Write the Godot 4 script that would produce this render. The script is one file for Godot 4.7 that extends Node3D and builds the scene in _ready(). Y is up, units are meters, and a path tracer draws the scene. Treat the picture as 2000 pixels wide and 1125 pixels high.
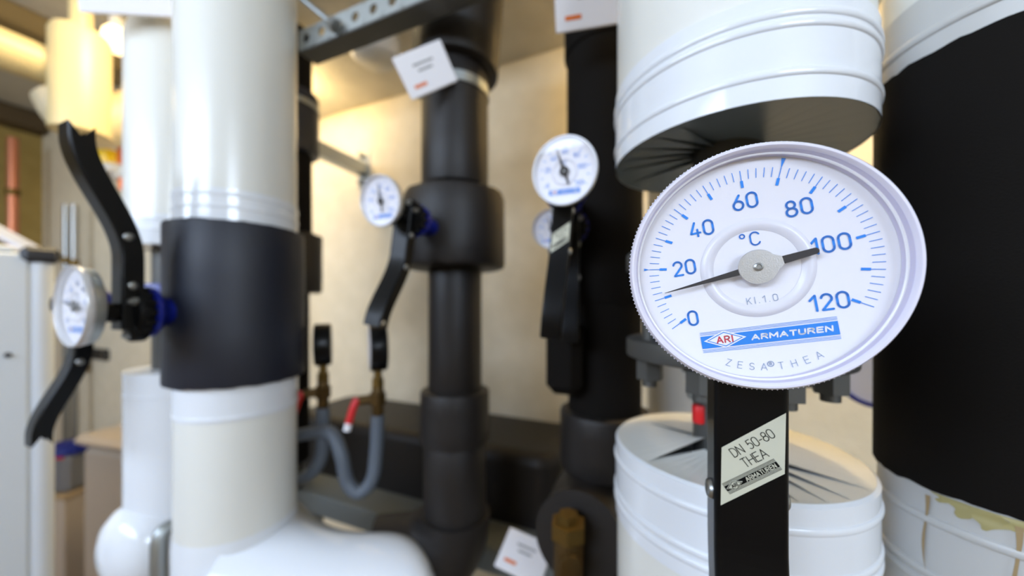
extends Node3D
# A plant room seen from close by a dial thermometer. x right along the pipe wall, y up, -z into the wall.
# The eye is 1.5 m above the floor at x = z = 0 and looks 23 degrees left of the wall's normal.

const YAW := 23.0
const F := 680.0      # focal length in pixels of the 2000 x 1125 frame
const EYE := 1.5
const CEIL := 2.78
const WALL := -0.95   # the wall behind the pipes
const LEFT := -3.94
const RIGHT := 3.0
const REAR := 1.8

var cam_basis := Basis(Vector3.UP, deg_to_rad(YAW))
var M := {}
var taken := {}

# ------------------------------------------------------------------ places
func at(px: float, py: float, depth: float) -> Vector3:
	return Vector3(0, EYE, 0) + cam_basis * Vector3((px - 1000.0) / F * depth, (595.0 - py) / F * depth, -depth)

func at_plane(px: float, py: float, back: float) -> Vector3:   # the point of that ray on the plane z = -back
	var d: Vector3 = cam_basis * Vector3((px - 1000.0) / F, (595.0 - py) / F, -1.0)
	return Vector3(0, EYE, 0) + d * (back / -d.z)

# ------------------------------------------------------------------ mesh collector
class MB:
	var v := PackedVector3Array()
	var n := PackedVector3Array()
	var x := Transform3D.IDENTITY
	func tri(a: Vector3, b: Vector3, c: Vector3, na: Vector3, nb: Vector3, nc: Vector3) -> void:
		var g := (b - a).cross(c - a)
		if g.length_squared() < 1e-18:
			return
		if g.dot(na + nb + nc) > 0.0:
			var t := b; b = c; c = t
			t = nb; nb = nc; nc = t
		v.append(x * a); v.append(x * b); v.append(x * c)
		n.append((x.basis * na).normalized()); n.append((x.basis * nb).normalized()); n.append((x.basis * nc).normalized())
	func flat(a: Vector3, b: Vector3, c: Vector3, out: Vector3) -> void:
		var g := (b - a).cross(c - a)
		if g.length_squared() < 1e-18:
			return
		g = g.normalized()
		if g.dot(out) < 0.0:
			g = -g
		tri(a, b, c, g, g, g)
	func quad(a: Vector3, b: Vector3, c: Vector3, d: Vector3, out: Vector3) -> void:
		flat(a, b, c, out); flat(a, c, d, out)
	func box(size: Vector3, mid := Vector3.ZERO, bev := 0.0) -> void:
		var h := size / 2.0
		var e: float = minf(bev, minf(h.x, minf(h.y, h.z)) * 0.9)
		for ax in 3:
			var u := (ax + 1) % 3
			var w := (ax + 2) % 3
			for s in [-1.0, 1.0]:
				var p := []
				for k in [[-1, -1], [1, -1], [1, 1], [-1, 1]]:
					var q := Vector3.ZERO
					q[ax] = s * h[ax]; q[u] = k[0] * (h[u] - e); q[w] = k[1] * (h[w] - e)
					p.append(q + mid)
				var o := Vector3.ZERO
				o[ax] = s
				quad(p[0], p[1], p[2], p[3], o)
		if e <= 0.0:
			return
		for ax in 3:
			var u := (ax + 1) % 3
			var w := (ax + 2) % 3
			for su in [-1.0, 1.0]:
				for sw in [-1.0, 1.0]:
					var p := []
					for k in [[-1, 0], [1, 0], [1, 1], [-1, 1]]:
						var q := Vector3.ZERO
						q[ax] = k[0] * (h[ax] - e)
						q[u] = su * (h[u] - (e if k[1] == 0 else 0.0))
						q[w] = sw * (h[w] - (0.0 if k[1] == 0 else e))
						p.append(q + mid)
					var o := Vector3.ZERO
					o[u] = su; o[w] = sw
					quad(p[0], p[1], p[2], p[3], o)
		for sx in [-1.0, 1.0]:
			for sy in [-1.0, 1.0]:
				for sz in [-1.0, 1.0]:
					var s := Vector3(sx, sy, sz)
					flat(mid + s * (h - Vector3(0, e, e)), mid + s * (h - Vector3(e, 0, e)), mid + s * (h - Vector3(e, e, 0)), s)
	# prof: Vector2(radius, height) from one end to the other; sharp corners stay sharp
	func lathe(prof: Array, seg := 48, a0 := 0.0, a1 := TAU, wob = null) -> void:
		var m := prof.size()
		var nn := []
		for i in m - 1:
			var d: Vector2 = prof[i + 1] - prof[i]
			var t := Vector2(d.y, -d.x)
			nn.append(t.normalized() if t.length() > 1e-9 else Vector2(1, 0))
		for i in m - 1:
			var p: Vector2 = prof[i]
			var q: Vector2 = prof[i + 1]
			if p.distance_to(q) < 1e-7:
				continue
			var np: Vector2 = nn[i]
			var nq: Vector2 = nn[i]
			if i > 0 and nn[i - 1].dot(nn[i]) > 0.75:
				np = (nn[i - 1] + nn[i]).normalized()
			if i < m - 2 and nn[i + 1].dot(nn[i]) > 0.75:
				nq = (nn[i + 1] + nn[i]).normalized()
			for k in seg:
				var s := a0 + (a1 - a0) * k / seg
				var e := a0 + (a1 - a0) * (k + 1) / seg
				var ds := Vector3(cos(s), 0, sin(s))
				var de := Vector3(cos(e), 0, sin(e))
				var ws := Vector2.ZERO
				var we := Vector2.ZERO
				var xs := Vector2.ZERO
				var xe := Vector2.ZERO
				if wob:
					ws = wob.call(s, p); we = wob.call(e, p); xs = wob.call(s, q); xe = wob.call(e, q)
				var A := ds * (p.x + ws.x) + Vector3(0, p.y + ws.y, 0)
				var B := de * (p.x + we.x) + Vector3(0, p.y + we.y, 0)
				var C := de * (q.x + xe.x) + Vector3(0, q.y + xe.y, 0)
				var D := ds * (q.x + xs.x) + Vector3(0, q.y + xs.y, 0)
				var n1 := ds * np.x + Vector3(0, np.y, 0)
				var n2 := de * np.x + Vector3(0, np.y, 0)
				var n3 := de * nq.x + Vector3(0, nq.y, 0)
				var n4 := ds * nq.x + Vector3(0, nq.y, 0)
				tri(A, B, C, n1, n2, n3)
				tri(A, C, D, n1, n3, n4)
	func cyl(a: Vector3, b: Vector3, r: float, seg := 20, bev := 0.0) -> void:   # closed cylinder between two points
		var keep := x
		var d := b - a
		var L := d.length()
		var y := d / L
		var s := y.cross(Vector3(0.31, 0.2, 0.93)).normalized()
		x = keep * Transform3D(Basis(s, y, s.cross(y)), a)
		var e := minf(bev, minf(r, L / 2.0) * 0.8)
		if e > 0.0:
			lathe([Vector2(0, 0), Vector2(r - e, 0), Vector2(r - e * 0.3, e * 0.3), Vector2(r, e), Vector2(r, L - e), Vector2(r - e * 0.3, L - e * 0.3), Vector2(r - e, L), Vector2(0, L)], seg)
		else:
			lathe([Vector2(0, 0), Vector2(r, 0), Vector2(r, L), Vector2(0, L)], seg)
		x = keep
	func hexa(a: Vector3, b: Vector3, r: float) -> void:
		prism_ring(a, b, r, 6)
	func prism_ring(a: Vector3, b: Vector3, r: float, k: int) -> void:
		var y := (b - a).normalized()
		var s := y.cross(Vector3(0.31, 0.2, 0.93)).normalized()
		var t := s.cross(y)
		for i in k:
			var d0 := s * cos(TAU * i / k) + t * sin(TAU * i / k)
			var d1 := s * cos(TAU * (i + 1) / k) + t * sin(TAU * (i + 1) / k)
			quad(a + d0 * r, a + d1 * r, b + d1 * r, b + d0 * r, d0 + d1)
			flat(a, a + d0 * r, a + d1 * r, -y)
			flat(b, b + d0 * r, b + d1 * r, y)
	func tube(path: Array, r, seg := 18, caps := true) -> void:   # r: a number or a function of the share of the way
		var m := path.size()
		var up := Vector3(0.13, 0.95, 0.21)
		var rings := []
		var norms := []
		var s := Vector3.ZERO
		for i in m:
			var t: Vector3 = (path[mini(i + 1, m - 1)] - path[maxi(i - 1, 0)]).normalized()
			if i == 0:
				s = t.cross(up)
				if s.length() < 0.1:
					s = t.cross(Vector3.RIGHT)
				s = s.normalized()
			else:
				s = (s - t * s.dot(t)).normalized()
			var w := t.cross(s)
			var rr: float = r if (r is float) else r.call(float(i) / (m - 1))
			var ring := []
			var nr := []
			for k in seg:
				var d := s * cos(TAU * k / seg) + w * sin(TAU * k / seg)
				ring.append(path[i] + d * rr)
				nr.append(d)
			rings.append(ring); norms.append(nr)
		for i in m - 1:
			for k in seg:
				var j := (k + 1) % seg
				tri(rings[i][k], rings[i][j], rings[i + 1][j], norms[i][k], norms[i][j], norms[i + 1][j])
				tri(rings[i][k], rings[i + 1][j], rings[i + 1][k], norms[i][k], norms[i + 1][j], norms[i + 1][k])
		if caps:
			for e in [0, m - 1]:
				var o: Vector3 = (path[0] - path[1]) if e == 0 else (path[m - 1] - path[m - 2])
				for k in seg:
					flat(path[e], rings[e][k], rings[e][(k + 1) % seg], o)
	func extrude(poly: PackedVector2Array, z0: float, z1: float) -> void:
		var idx := Geometry2D.triangulate_polygon(poly)
		for i in range(0, idx.size(), 3):
			for z in [z0, z1]:
				var o := Vector3(0, 0, 1 if z == maxf(z0, z1) else -1)
				flat(Vector3(poly[idx[i]].x, poly[idx[i]].y, z), Vector3(poly[idx[i + 1]].x, poly[idx[i + 1]].y, z), Vector3(poly[idx[i + 2]].x, poly[idx[i + 2]].y, z), o)
		var turn := 1.0 if Geometry2D.is_polygon_clockwise(poly) else -1.0
		for i in poly.size():
			var a := poly[i]
			var b := poly[(i + 1) % poly.size()]
			var d := b - a
			var o := Vector3(-d.y, d.x, 0) * turn
			quad(Vector3(a.x, a.y, z0), Vector3(b.x, b.y, z0), Vector3(b.x, b.y, z1), Vector3(a.x, a.y, z1), o)
	func sheet(poly: PackedVector2Array, z: float) -> void:   # flat print
		var idx := Geometry2D.triangulate_polygon(poly)
		for i in range(0, idx.size(), 3):
			flat(Vector3(poly[idx[i]].x, poly[idx[i]].y, z), Vector3(poly[idx[i + 1]].x, poly[idx[i + 1]].y, z), Vector3(poly[idx[i + 2]].x, poly[idx[i + 2]].y, z), Vector3(0, 0, 1))
	func stroke(line: Array, w: float, z: float, rounded := true) -> void:
		for i in line.size() - 1:
			var a: Vector2 = line[i]
			var b: Vector2 = line[i + 1]
			var d := b - a
			if d.length() < 1e-9:
				continue
			var s := Vector2(-d.y, d.x).normalized() * w / 2.0
			quad(Vector3(a.x + s.x, a.y + s.y, z), Vector3(b.x + s.x, b.y + s.y, z), Vector3(b.x - s.x, b.y - s.y, z), Vector3(a.x - s.x, a.y - s.y, z), Vector3(0, 0, 1))
		for i in line.size():
			if not rounded and (i == 0 or i == line.size() - 1):
				continue
			var p: Vector2 = line[i]
			for k in 8:
				var c := Vector2.from_angle(TAU * k / 8) * w / 2.0
				var e := Vector2.from_angle(TAU * (k + 1) / 8) * w / 2.0
				flat(Vector3(p.x, p.y, z), Vector3(p.x + c.x, p.y + c.y, z), Vector3(p.x + e.x, p.y + e.y, z), Vector3(0, 0, 1))
	func mesh() -> ArrayMesh:
		var a := []
		a.resize(Mesh.ARRAY_MAX)
		a[Mesh.ARRAY_VERTEX] = v
		a[Mesh.ARRAY_NORMAL] = n
		var r := ArrayMesh.new()
		r.add_surface_from_arrays(Mesh.PRIMITIVE_TRIANGLES, a)
		return r

# ------------------------------------------------------------------ things and parts
func numbered(called: String) -> String:
	var k: int = taken.get(called, 0)
	taken[called] = k + 1
	return called if k == 0 else "%s_%03d" % [called, k]

func thing(called: String, label: String, category: String, where := Vector3.ZERO, turn := Basis.IDENTITY, group := "") -> Node3D:
	var o := Node3D.new()
	o.name = numbered(called)
	add_child(o)
	o.transform = Transform3D(turn, where)
	tag(o, label, category, group)
	return o

func tag(o: Node3D, label: String, category: String, group := "") -> void:
	o.set_meta("label", label)
	o.set_meta("category", category)
	if group:
		o.set_meta("group", group)

func part(called: String, mb: MB, m: Material, parent: Node3D, label := "") -> MeshInstance3D:
	var o := MeshInstance3D.new()
	o.name = called
	o.mesh = mb.mesh()
	o.material_override = m
	parent.add_child(o, true)
	if label:
		o.set_meta("label", label)
	return o

func structure(called: String, mb: MB, m: Material, label: String, category: String) -> MeshInstance3D:
	var o := part(called, mb, m, self, label)
	o.set_meta("kind", "structure")
	o.set_meta("category", category)
	return o

# ------------------------------------------------------------------ materials
func noise_tex(freq: float, bump: float, seed_: int, oct := 4, size := 512) -> NoiseTexture2D:
	var f := FastNoiseLite.new()
	f.noise_type = FastNoiseLite.TYPE_SIMPLEX_SMOOTH
	f.frequency = freq
	f.fractal_octaves = oct
	f.seed = seed_
	var t := NoiseTexture2D.new()
	t.width = size; t.height = size
	t.seamless = true
	t.noise = f
	if bump > 0.0:
		t.as_normal_map = true
		t.bump_strength = bump
	return t

func tint_tex(freq: float, seed_: int, a: Color, b: Color) -> NoiseTexture2D:
	var t := noise_tex(freq, 0.0, seed_)
	var g := Gradient.new()
	g.set_color(0, a); g.set_color(1, b)
	t.color_ramp = g
	return t

func mat(called: String, c: Color, rough: float, metal := 0.0, spec := 0.5) -> StandardMaterial3D:
	var m := StandardMaterial3D.new()
	m.resource_name = called
	m.albedo_color = c
	m.roughness = rough
	m.metallic = metal
	m.metallic_specular = spec
	M[called] = m
	return m

func rough_up(m: StandardMaterial3D, tex: Texture2D, scale: float, strength: float) -> void:
	m.normal_enabled = true
	m.normal_texture = tex
	m.normal_scale = strength
	m.uv1_triplanar = true
	m.uv1_scale = Vector3.ONE * scale

func make_materials() -> void:
	var fine := noise_tex(0.05, 3.0, 3)
	var soft := noise_tex(0.008, 4.0, 7, 3)
	mat("pvc_white", Color(0.89, 0.905, 0.925), 0.11)
	rough_up(M.pvc_white, soft, 3.0, 0.12)
	mat("pvc_cream", Color(0.89, 0.89, 0.865), 0.24)
	rough_up(M.pvc_cream, soft, 3.0, 0.12)
	mat("pvc_yellow", Color(0.80, 0.735, 0.56), 0.4)
	mat("pvc_grey", Color(0.75, 0.75, 0.74), 0.4)
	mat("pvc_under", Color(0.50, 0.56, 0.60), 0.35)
	mat("pvc_tan", Color(0.72, 0.67, 0.56), 0.5)
	mat("foam", Color(0.092, 0.110, 0.160), 0.5, 0.0, 0.5)  # black foam; the blue of the daylight is put into its colour
	rough_up(M.foam, fine, 14.0, 0.5)
	mat("foam_brown", Color(0.125, 0.112, 0.106), 0.48, 0.0, 0.42)
	rough_up(M.foam_brown, fine, 14.0, 0.5)
	mat("foam_dark", Color(0.085, 0.076, 0.068), 0.8, 0.0, 0.2)
	rough_up(M.foam_dark, fine, 26.0, 0.7)
	mat("glue", Color(0.64, 0.60, 0.40), 0.5)
	mat("rust_stain", Color(0.62, 0.53, 0.38), 0.6)
	mat("black_enamel", Color(0.03, 0.032, 0.04), 0.3, 0.0, 0.32)
	rough_up(M.black_enamel, fine, 30.0, 0.06)
	mat("black_plastic", Color(0.05, 0.05, 0.055), 0.5, 0.0, 0.3)
	mat("blue_enamel", Color(0.03, 0.10, 0.50), 0.35)
	mat("steel", Color(0.62, 0.63, 0.63), 0.35, 0.9)
	mat("dull_steel", Color(0.36, 0.36, 0.35), 0.55, 0.6)
	mat("zinc", Color(0.66, 0.68, 0.68), 0.4, 0.8)
	rough_up(M.zinc, fine, 12.0, 0.3)
	mat("brass", Color(0.45, 0.36, 0.18), 0.45, 0.8)
	mat("dark_brass", Color(0.33, 0.25, 0.12), 0.5, 0.7)
	mat("copper", Color(0.80, 0.52, 0.40), 0.4, 0.7)
	mat("red", Color(0.80, 0.08, 0.10), 0.4)
	mat("yellow", Color(0.93, 0.76, 0.05), 0.4)
	mat("orange", Color(0.86, 0.42, 0.08), 0.5)
	mat("hose_grey", Color(0.34, 0.37, 0.41), 0.5)
	mat("tray_grey", Color(0.45, 0.47, 0.47), 0.5, 0.2)
	mat("rim_plastic", Color(0.87, 0.86, 0.92), 0.10)
	mat("rim_silver", Color(0.82, 0.82, 0.83), 0.3, 0.3)
	mat("rim_inner", Color(0.78, 0.76, 0.85), 0.08)
	mat("rim_bead", Color(0.95, 0.95, 0.97), 0.06)
	mat("dial_white", Color(0.90, 0.895, 0.925), 0.45)
	mat("dial_ring", Color(0.86, 0.855, 0.89), 0.3)
	mat("print_blue", Color(0.0, 0.50, 0.88), 0.6, 0.0, 0.15)
	mat("print_pale", Color(0.54, 0.62, 0.74), 0.5)
	mat("print_grey", Color(0.55, 0.55, 0.55), 0.6)
	mat("print_white", Color(0.93, 0.93, 0.95), 0.5)
	mat("print_red", Color(0.82, 0.12, 0.25), 0.5)
	mat("print_black", Color(0.05, 0.05, 0.05), 0.6, 0.0, 0.2)
	mat("needle_black", Color(0.07, 0.055, 0.085), 0.5, 0.0, 0.2)
	mat("hub_silver", Color(0.80, 0.80, 0.80), 0.36, 0.85)
	rough_up(M.hub_silver, fine, 60.0, 0.3)
	mat("sticker", Color(0.76, 0.755, 0.68), 0.35)
	mat("paper", Color(0.90, 0.89, 0.90), 0.5)
	mat("paper_back", Color(0.55, 0.53, 0.55), 0.6)
	mat("cabinet_white", Color(0.83, 0.86, 0.89), 0.4)
	mat("cabinet_side", Color(0.86, 0.89, 0.93), 0.35)
	mat("cabinet_trim", Color(0.13, 0.13, 0.15), 0.5)
	mat("cardboard", Color(0.66, 0.56, 0.42), 0.8)
	mat("tank_beige", Color(0.74, 0.68, 0.61), 0.7)
	mat("mid_grey", Color(0.45, 0.45, 0.46), 0.6)
	mat("dark_grey", Color(0.16, 0.15, 0.14), 0.6)
	mat("blue_plastic", Color(0.05, 0.12, 0.45), 0.45)
	mat("trunking", Color(0.52, 0.44, 0.28), 0.6)
	mat("trunking_dark", Color(0.30, 0.24, 0.14), 0.7)
	mat("frame_white", Color(0.88, 0.88, 0.88), 0.4)
	for w in [["wall", Color(0.845, 0.80, 0.70), Color(0.885, 0.84, 0.745)], ["ceiling", Color(0.72, 0.705, 0.665), Color(0.77, 0.755, 0.715)], ["floor", Color(0.50, 0.40, 0.26), Color(0.58, 0.47, 0.32)], ["wall_far_warm_lit", Color(0.58, 0.49, 0.26), Color(0.64, 0.55, 0.31)]]:  # the far wall's ochre holds the warm lamplight in its colour
		var m := mat(w[0], Color.WHITE, 0.85)
		m.albedo_texture = tint_tex(0.01, 11, w[1], w[2])
		rough_up(m, fine, 2.0, 0.35)
	var g := mat("lens", Color(1, 1, 1, 0.04), 0.03)
	g.transparency = BaseMaterial3D.TRANSPARENCY_ALPHA
	var p := mat("pane", Color(1, 1, 1, 0.06), 0.02)
	p.transparency = BaseMaterial3D.TRANSPARENCY_ALPHA
	var wd := mat("warm_diffuser", Color(1, 0.95, 0.85), 0.5)
	wd.emission_enabled = true
	wd.emission = Color(1.0, 0.84, 0.58)
	wd.emission_energy_multiplier = 3.0
	var b := mat("bulb", Color(1, 0.95, 0.85), 0.4)
	b.emission_enabled = true
	b.emission = Color(1.0, 0.86, 0.62)
	b.emission_energy_multiplier = 3.0

# ------------------------------------------------------------------ stroke lettering
func arc(c: Vector2, rx: float, ry: float, a0: float, a1: float, k := 10) -> Array:
	var o := []
	for i in k + 1:
		var a := deg_to_rad(lerpf(a0, a1, float(i) / k))
		o.append(c + Vector2(cos(a) * rx, sin(a) * ry))
	return o

func glyph(ch: String) -> Array:   # [width, polylines]; height 1
	match ch:
		"0": return [0.56, [arc(Vector2(0.28, 0.72), 0.28, 0.28, 0, 180) + arc(Vector2(0.28, 0.28), 0.28, 0.28, 180, 360) + [Vector2(0.56, 0.72)]]]
		"1": return [0.34, [[Vector2(0.0, 0.70), Vector2(0.30, 1.0), Vector2(0.30, 0.0)]]]
		"2": return [0.54, [arc(Vector2(0.27, 0.72), 0.27, 0.28, 165, -25, 12) + [Vector2(0.0, 0.0), Vector2(0.54, 0.0)]]]
		"4": return [0.58, [[Vector2(0.30, 1.0), Vector2(0.0, 0.24), Vector2(0.58, 0.24)], [Vector2(0.42, 0.48), Vector2(0.42, 0.0)]]]
		"5": return [0.52, [[Vector2(0.48, 1.0), Vector2(0.08, 1.0), Vector2(0.05, 0.55)] + arc(Vector2(0.24, 0.33), 0.27, 0.32, 120, -140, 14)]]
		"6": return [0.56, [[Vector2(0.40, 1.0), Vector2(0.06, 0.46)] + arc(Vector2(0.28, 0.30), 0.28, 0.30, 150, 510, 22)]]
		"8": return [0.56, [arc(Vector2(0.28, 0.76), 0.23, 0.24, -90, 270, 20), arc(Vector2(0.28, 0.27), 0.28, 0.27, -90, 270, 20)]]
		"-": return [0.34, [[Vector2(0.02, 0.42), Vector2(0.32, 0.42)]]]
		".": return [0.12, [[Vector2(0.06, 0.0), Vector2(0.06, 0.07)]]]
		"A": return [0.72, [[Vector2(0.0, 0.0), Vector2(0.36, 1.0), Vector2(0.72, 0.0)], [Vector2(0.13, 0.33), Vector2(0.59, 0.33)]]]
		"C": return [0.60, [arc(Vector2(0.32, 0.68), 0.31, 0.32, 25, 180) + arc(Vector2(0.32, 0.32), 0.31, 0.32, 180, 335)]]
		"D": return [0.62, [[Vector2(0, 0), Vector2(0, 1), Vector2(0.24, 1)] + arc(Vector2(0.24, 0.5), 0.38, 0.5, 90, -90, 14) + [Vector2(0, 0)]]]
		"E": return [0.54, [[Vector2(0.54, 1), Vector2(0, 1), Vector2(0, 0), Vector2(0.54, 0)], [Vector2(0, 0.52), Vector2(0.48, 0.52)]]]
		"H": return [0.60, [[Vector2(0, 0), Vector2(0, 1)], [Vector2(0.6, 0), Vector2(0.6, 1)], [Vector2(0, 0.52), Vector2(0.6, 0.52)]]]
		"I": return [0.10, [[Vector2(0.05, 0), Vector2(0.05, 1)]]]
		"K": return [0.58, [[Vector2(0, 0), Vector2(0, 1)], [Vector2(0.55, 1), Vector2(0, 0.36)], [Vector2(0.2, 0.58), Vector2(0.58, 0)]]]
		"l": return [0.10, [[Vector2(0.05, 0), Vector2(0.05, 1)]]]
		"M": return [0.76, [[Vector2(0, 0), Vector2(0, 1), Vector2(0.38, 0.3), Vector2(0.76, 1), Vector2(0.76, 0)]]]
		"N": return [0.62, [[Vector2(0, 0), Vector2(0, 1), Vector2(0.62, 0), Vector2(0.62, 1)]]]
		"R": return [0.60, [[Vector2(0, 0), Vector2(0, 1), Vector2(0.3, 1)] + arc(Vector2(0.3, 0.74), 0.27, 0.26, 90, -90, 10) + [Vector2(0, 0.48)], [Vector2(0.3, 0.48), Vector2(0.6, 0)]]]
		"S": return [0.56, [arc(Vector2(0.28, 0.75), 0.26, 0.25, 20, 270, 12) + arc(Vector2(0.28, 0.25), 0.28, 0.25, 90, -160, 12)]]
		"T": return [0.60, [[Vector2(0, 1), Vector2(0.6, 1)], [Vector2(0.3, 1), Vector2(0.3, 0)]]]
		"U": return [0.60, [[Vector2(0, 1), Vector2(0, 0.3)] + arc(Vector2(0.3, 0.3), 0.3, 0.3, 180, 360, 12) + [Vector2(0.6, 1)]]]
		"Z": return [0.58, [[Vector2(0.02, 1), Vector2(0.58, 1), Vector2(0, 0), Vector2(0.58, 0)]]]
	return [0.4, []]

# text centred on c, h high, letters stretched by wide, gap in heights; turned by rot; slant shears the letters
func write(mb: MB, text: String, c: Vector2, h: float, w: float, z: float, wide := 1.0, gap := 0.22, rot := 0.0, slant := 0.0) -> void:
	var total := -gap * wide
	for ch in text:
		total += (float(glyph(ch)[0]) + gap) * wide
	var pen := -total / 2.0
	for ch in text:
		var g := glyph(ch)
		for line in g[1]:
			var o := []
			for q in line:
				var l := Vector2((pen + q.x * wide + (q.y - 0.5) * slant) * h, (q.y - 0.5) * h)
				o.append(c + l.rotated(rot))
			mb.stroke(o, w, z)
		pen += (float(g[0]) + gap) * wide

func rect2(c: Vector2, w: float, h: float, rot := 0.0) -> PackedVector2Array:
	return PackedVector2Array([c + Vector2(-w / 2, -h / 2).rotated(rot), c + Vector2(w / 2, -h / 2).rotated(rot), c + Vector2(w / 2, h / 2).rotated(rot), c + Vector2(-w / 2, h / 2).rotated(rot)])

func rhomb(c: Vector2, w: float, h: float, rot := 0.0) -> PackedVector2Array:
	return PackedVector2Array([c + Vector2(-w / 2, 0).rotated(rot), c + Vector2(0, -h / 2).rotated(rot), c + Vector2(w / 2, 0).rotated(rot), c + Vector2(0, h / 2).rotated(rot)])

# ------------------------------------------------------------------ the thermometer: dial in the plane z = 0, facing +z
func thermometer(label: String, xf: Transform3D, value: float, full: bool) -> Node3D:
	var t := thing("dial_thermometer", label, "thermometer", xf.origin, xf.basis)
	var turned := Transform3D(Basis(Vector3.RIGHT, PI / 2), Vector3.ZERO)   # lathe axis y -> z
	var k := 0.001
	var seg := 128 if full else 56
	var mb := MB.new(); mb.x = turned
	mb.lathe([Vector2(0, -0.012), Vector2(0.040, -0.012), Vector2(0.0450, -0.010), Vector2(0.0468, -0.005), Vector2(0.0472, 0.0004), Vector2(0.0455, 0.0008)], seg)
	part("case", mb, M.zinc, t)
	mb = MB.new(); mb.x = turned
	mb.lathe([Vector2(0.0, 0.0), Vector2(0.0445, 0.0), Vector2(0.0455, 0.0005)], seg)
	var face := part("dial_face", mb, M.dial_white, t)
	mb = MB.new(); mb.x = turned
	mb.lathe([Vector2(0.0456, 0.0052), Vector2(0.0460, 0.0060), Vector2(0.0466, 0.0066), Vector2(0.0474, 0.0066), Vector2(0.0480, 0.0058), Vector2(0.04845, 0.0044), Vector2(0.04845, 0.0008), Vector2(0.0478, -0.0008), Vector2(0.0470, -0.0012)], seg)
	var rim := part("rim", mb, M.rim_plastic if full else M.rim_silver, t)
	mb = MB.new(); mb.x = turned
	mb.lathe([Vector2(0.0444, 0.0002), Vector2(0.0448, 0.0016), Vector2(0.0450, 0.0032), Vector2(0.0455, 0.0044), Vector2(0.0457, 0.0053)], seg)
	part("inner_wall", mb, M.rim_inner if full else M.rim_silver, rim)
	mb = MB.new(); mb.x = turned
	var ring_p := []
	for i in 9:
		var ra := deg_to_rad(-60.0 + 210.0 * i / 8.0)
		ring_p.append(Vector2(0.0449 - cos(ra) * 0.0006, 0.0028 + sin(ra) * 0.0006))
	ring_p.reverse()
	mb.lathe(ring_p, seg)
	part("bead", mb, M.rim_bead, rim)
	if full:
		mb = MB.new(); mb.x = turned
		for i in 180:   # fine knurl round the edge
			var a := TAU * i / 180
			var d := Vector3(cos(a), 0, sin(a))
			var s := Vector3(-sin(a), 0, cos(a)) * 0.00042
			var p := d * 0.0489
			var q := d * 0.0484
			for y in [[0.0006, 0.0040]]:
				mb.quad(q - s + Vector3(0, y[0], 0), p + Vector3(0, y[0], 0), p + Vector3(0, y[1], 0), q - s + Vector3(0, y[1], 0), d - s * 900)
				mb.quad(q + s + Vector3(0, y[0], 0), p + Vector3(0, y[0], 0), p + Vector3(0, y[1], 0), q + s + Vector3(0, y[1], 0), d + s * 900)
				mb.flat(q - s + Vector3(0, y[1], 0), p + Vector3(0, y[1], 0), q + s + Vector3(0, y[1], 0), Vector3.UP)
		part("knurl", mb, M.rim_plastic, t)
	mb = MB.new(); mb.x = turned
	mb.lathe([Vector2(0.0152, 0.0001), Vector2(0.0160, 0.0006), Vector2(0.0170, 0.0011), Vector2(0.0181, 0.0012), Vector2(0.0190, 0.0009), Vector2(0.0200, 0.0001)], 72)
	part("raised_ring", mb, M.dial_ring, face)
	# print
	mb = MB.new()
	var step := 20.25
	for i in 61:
		var a := deg_to_rad(90.0 - (i / 5.0 - 6.0) * step - 1.2)
		var d := Vector2.from_angle(a)
		if i % 5 == 0:
			mb.stroke([d * 33.1 * k, d * 36.0 * k], 1.05 * k, 0.00025, false)
			mb.stroke([d * 35.9 * k, d * 40.2 * k], 0.28 * k, 0.00025, false)
		elif full:
			mb.stroke([d * 36.3 * k, d * 40.2 * k], 0.24 * k, 0.00025, false)
	var d20 := Vector2.from_angle(deg_to_rad(90.0 + 4.0 * step - 1.2))
	var s20 := d20.orthogonal()
	if full:
		mb.sheet(PackedVector2Array([d20 * 40.2 * k, d20 * 42.4 * k + s20 * 0.55 * k, d20 * 42.4 * k - s20 * 0.55 * k]), 0.00025)
		var d70 := Vector2.from_angle(deg_to_rad(90.0 - step - 1.2))
		var s70 := d70.orthogonal()
		mb.sheet(PackedVector2Array([d70 * 39.6 * k, d70 * 43.9 * k + s70 * 0.75 * k, d70 * 43.9 * k - s70 * 0.75 * k]), 0.00025)
	part("scale_ticks", mb, M.print_blue, face, "blue tick marks of the scale")
	var spots := {"0": Vector2(-25.9, -16.8), "20": Vector2(-25.7, 5.2), "40": Vector2(-16.5, 20.3), "60": Vector2(0.6, 27.5), "80": Vector2(17.7, 20.4), "100": Vector2(25.0, 4.2), "120": Vector2(21.1, -17.5)}
	for s in spots:
		mb = MB.new()
		write(mb, s, spots[s] * k, 5.9 * k, 0.85 * k, 0.00025, 1.02, 0.26)
		part("numeral", mb, M.print_blue, face)
	mb = MB.new()
	mb.stroke(arc(Vector2(-2.7, 13.5) * k, 0.85 * k, 0.85 * k, 0, 360, 16), 0.5 * k, 0.00025)
	write(mb, "C", Vector2(1.5, 11.7) * k, 5.2 * k, 0.62 * k, 0.00025, 1.0)
	part("unit_sign", mb, M.print_blue, face)
	# banner with the maker's sign
	mb = MB.new()
	mb.sheet(rect2(Vector2(-0.95, -27.75) * k, 46.9 * k, 5.2 * k), 0.00025)
	for y in [-24.55, -24.05, -23.55, -30.95, -31.45, -31.95]:
		mb.sheet(rect2(Vector2(-0.95, y) * k, 46.9 * k, 0.16 * k), 0.00025)
	var ban := part("banner", mb, M.print_blue, face, "blue printed banner")
	mb = MB.new()
	mb.sheet(rhomb(Vector2(-15.6, -27.2) * k, 15.6 * k, 7.2 * k), 0.00035)
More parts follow.
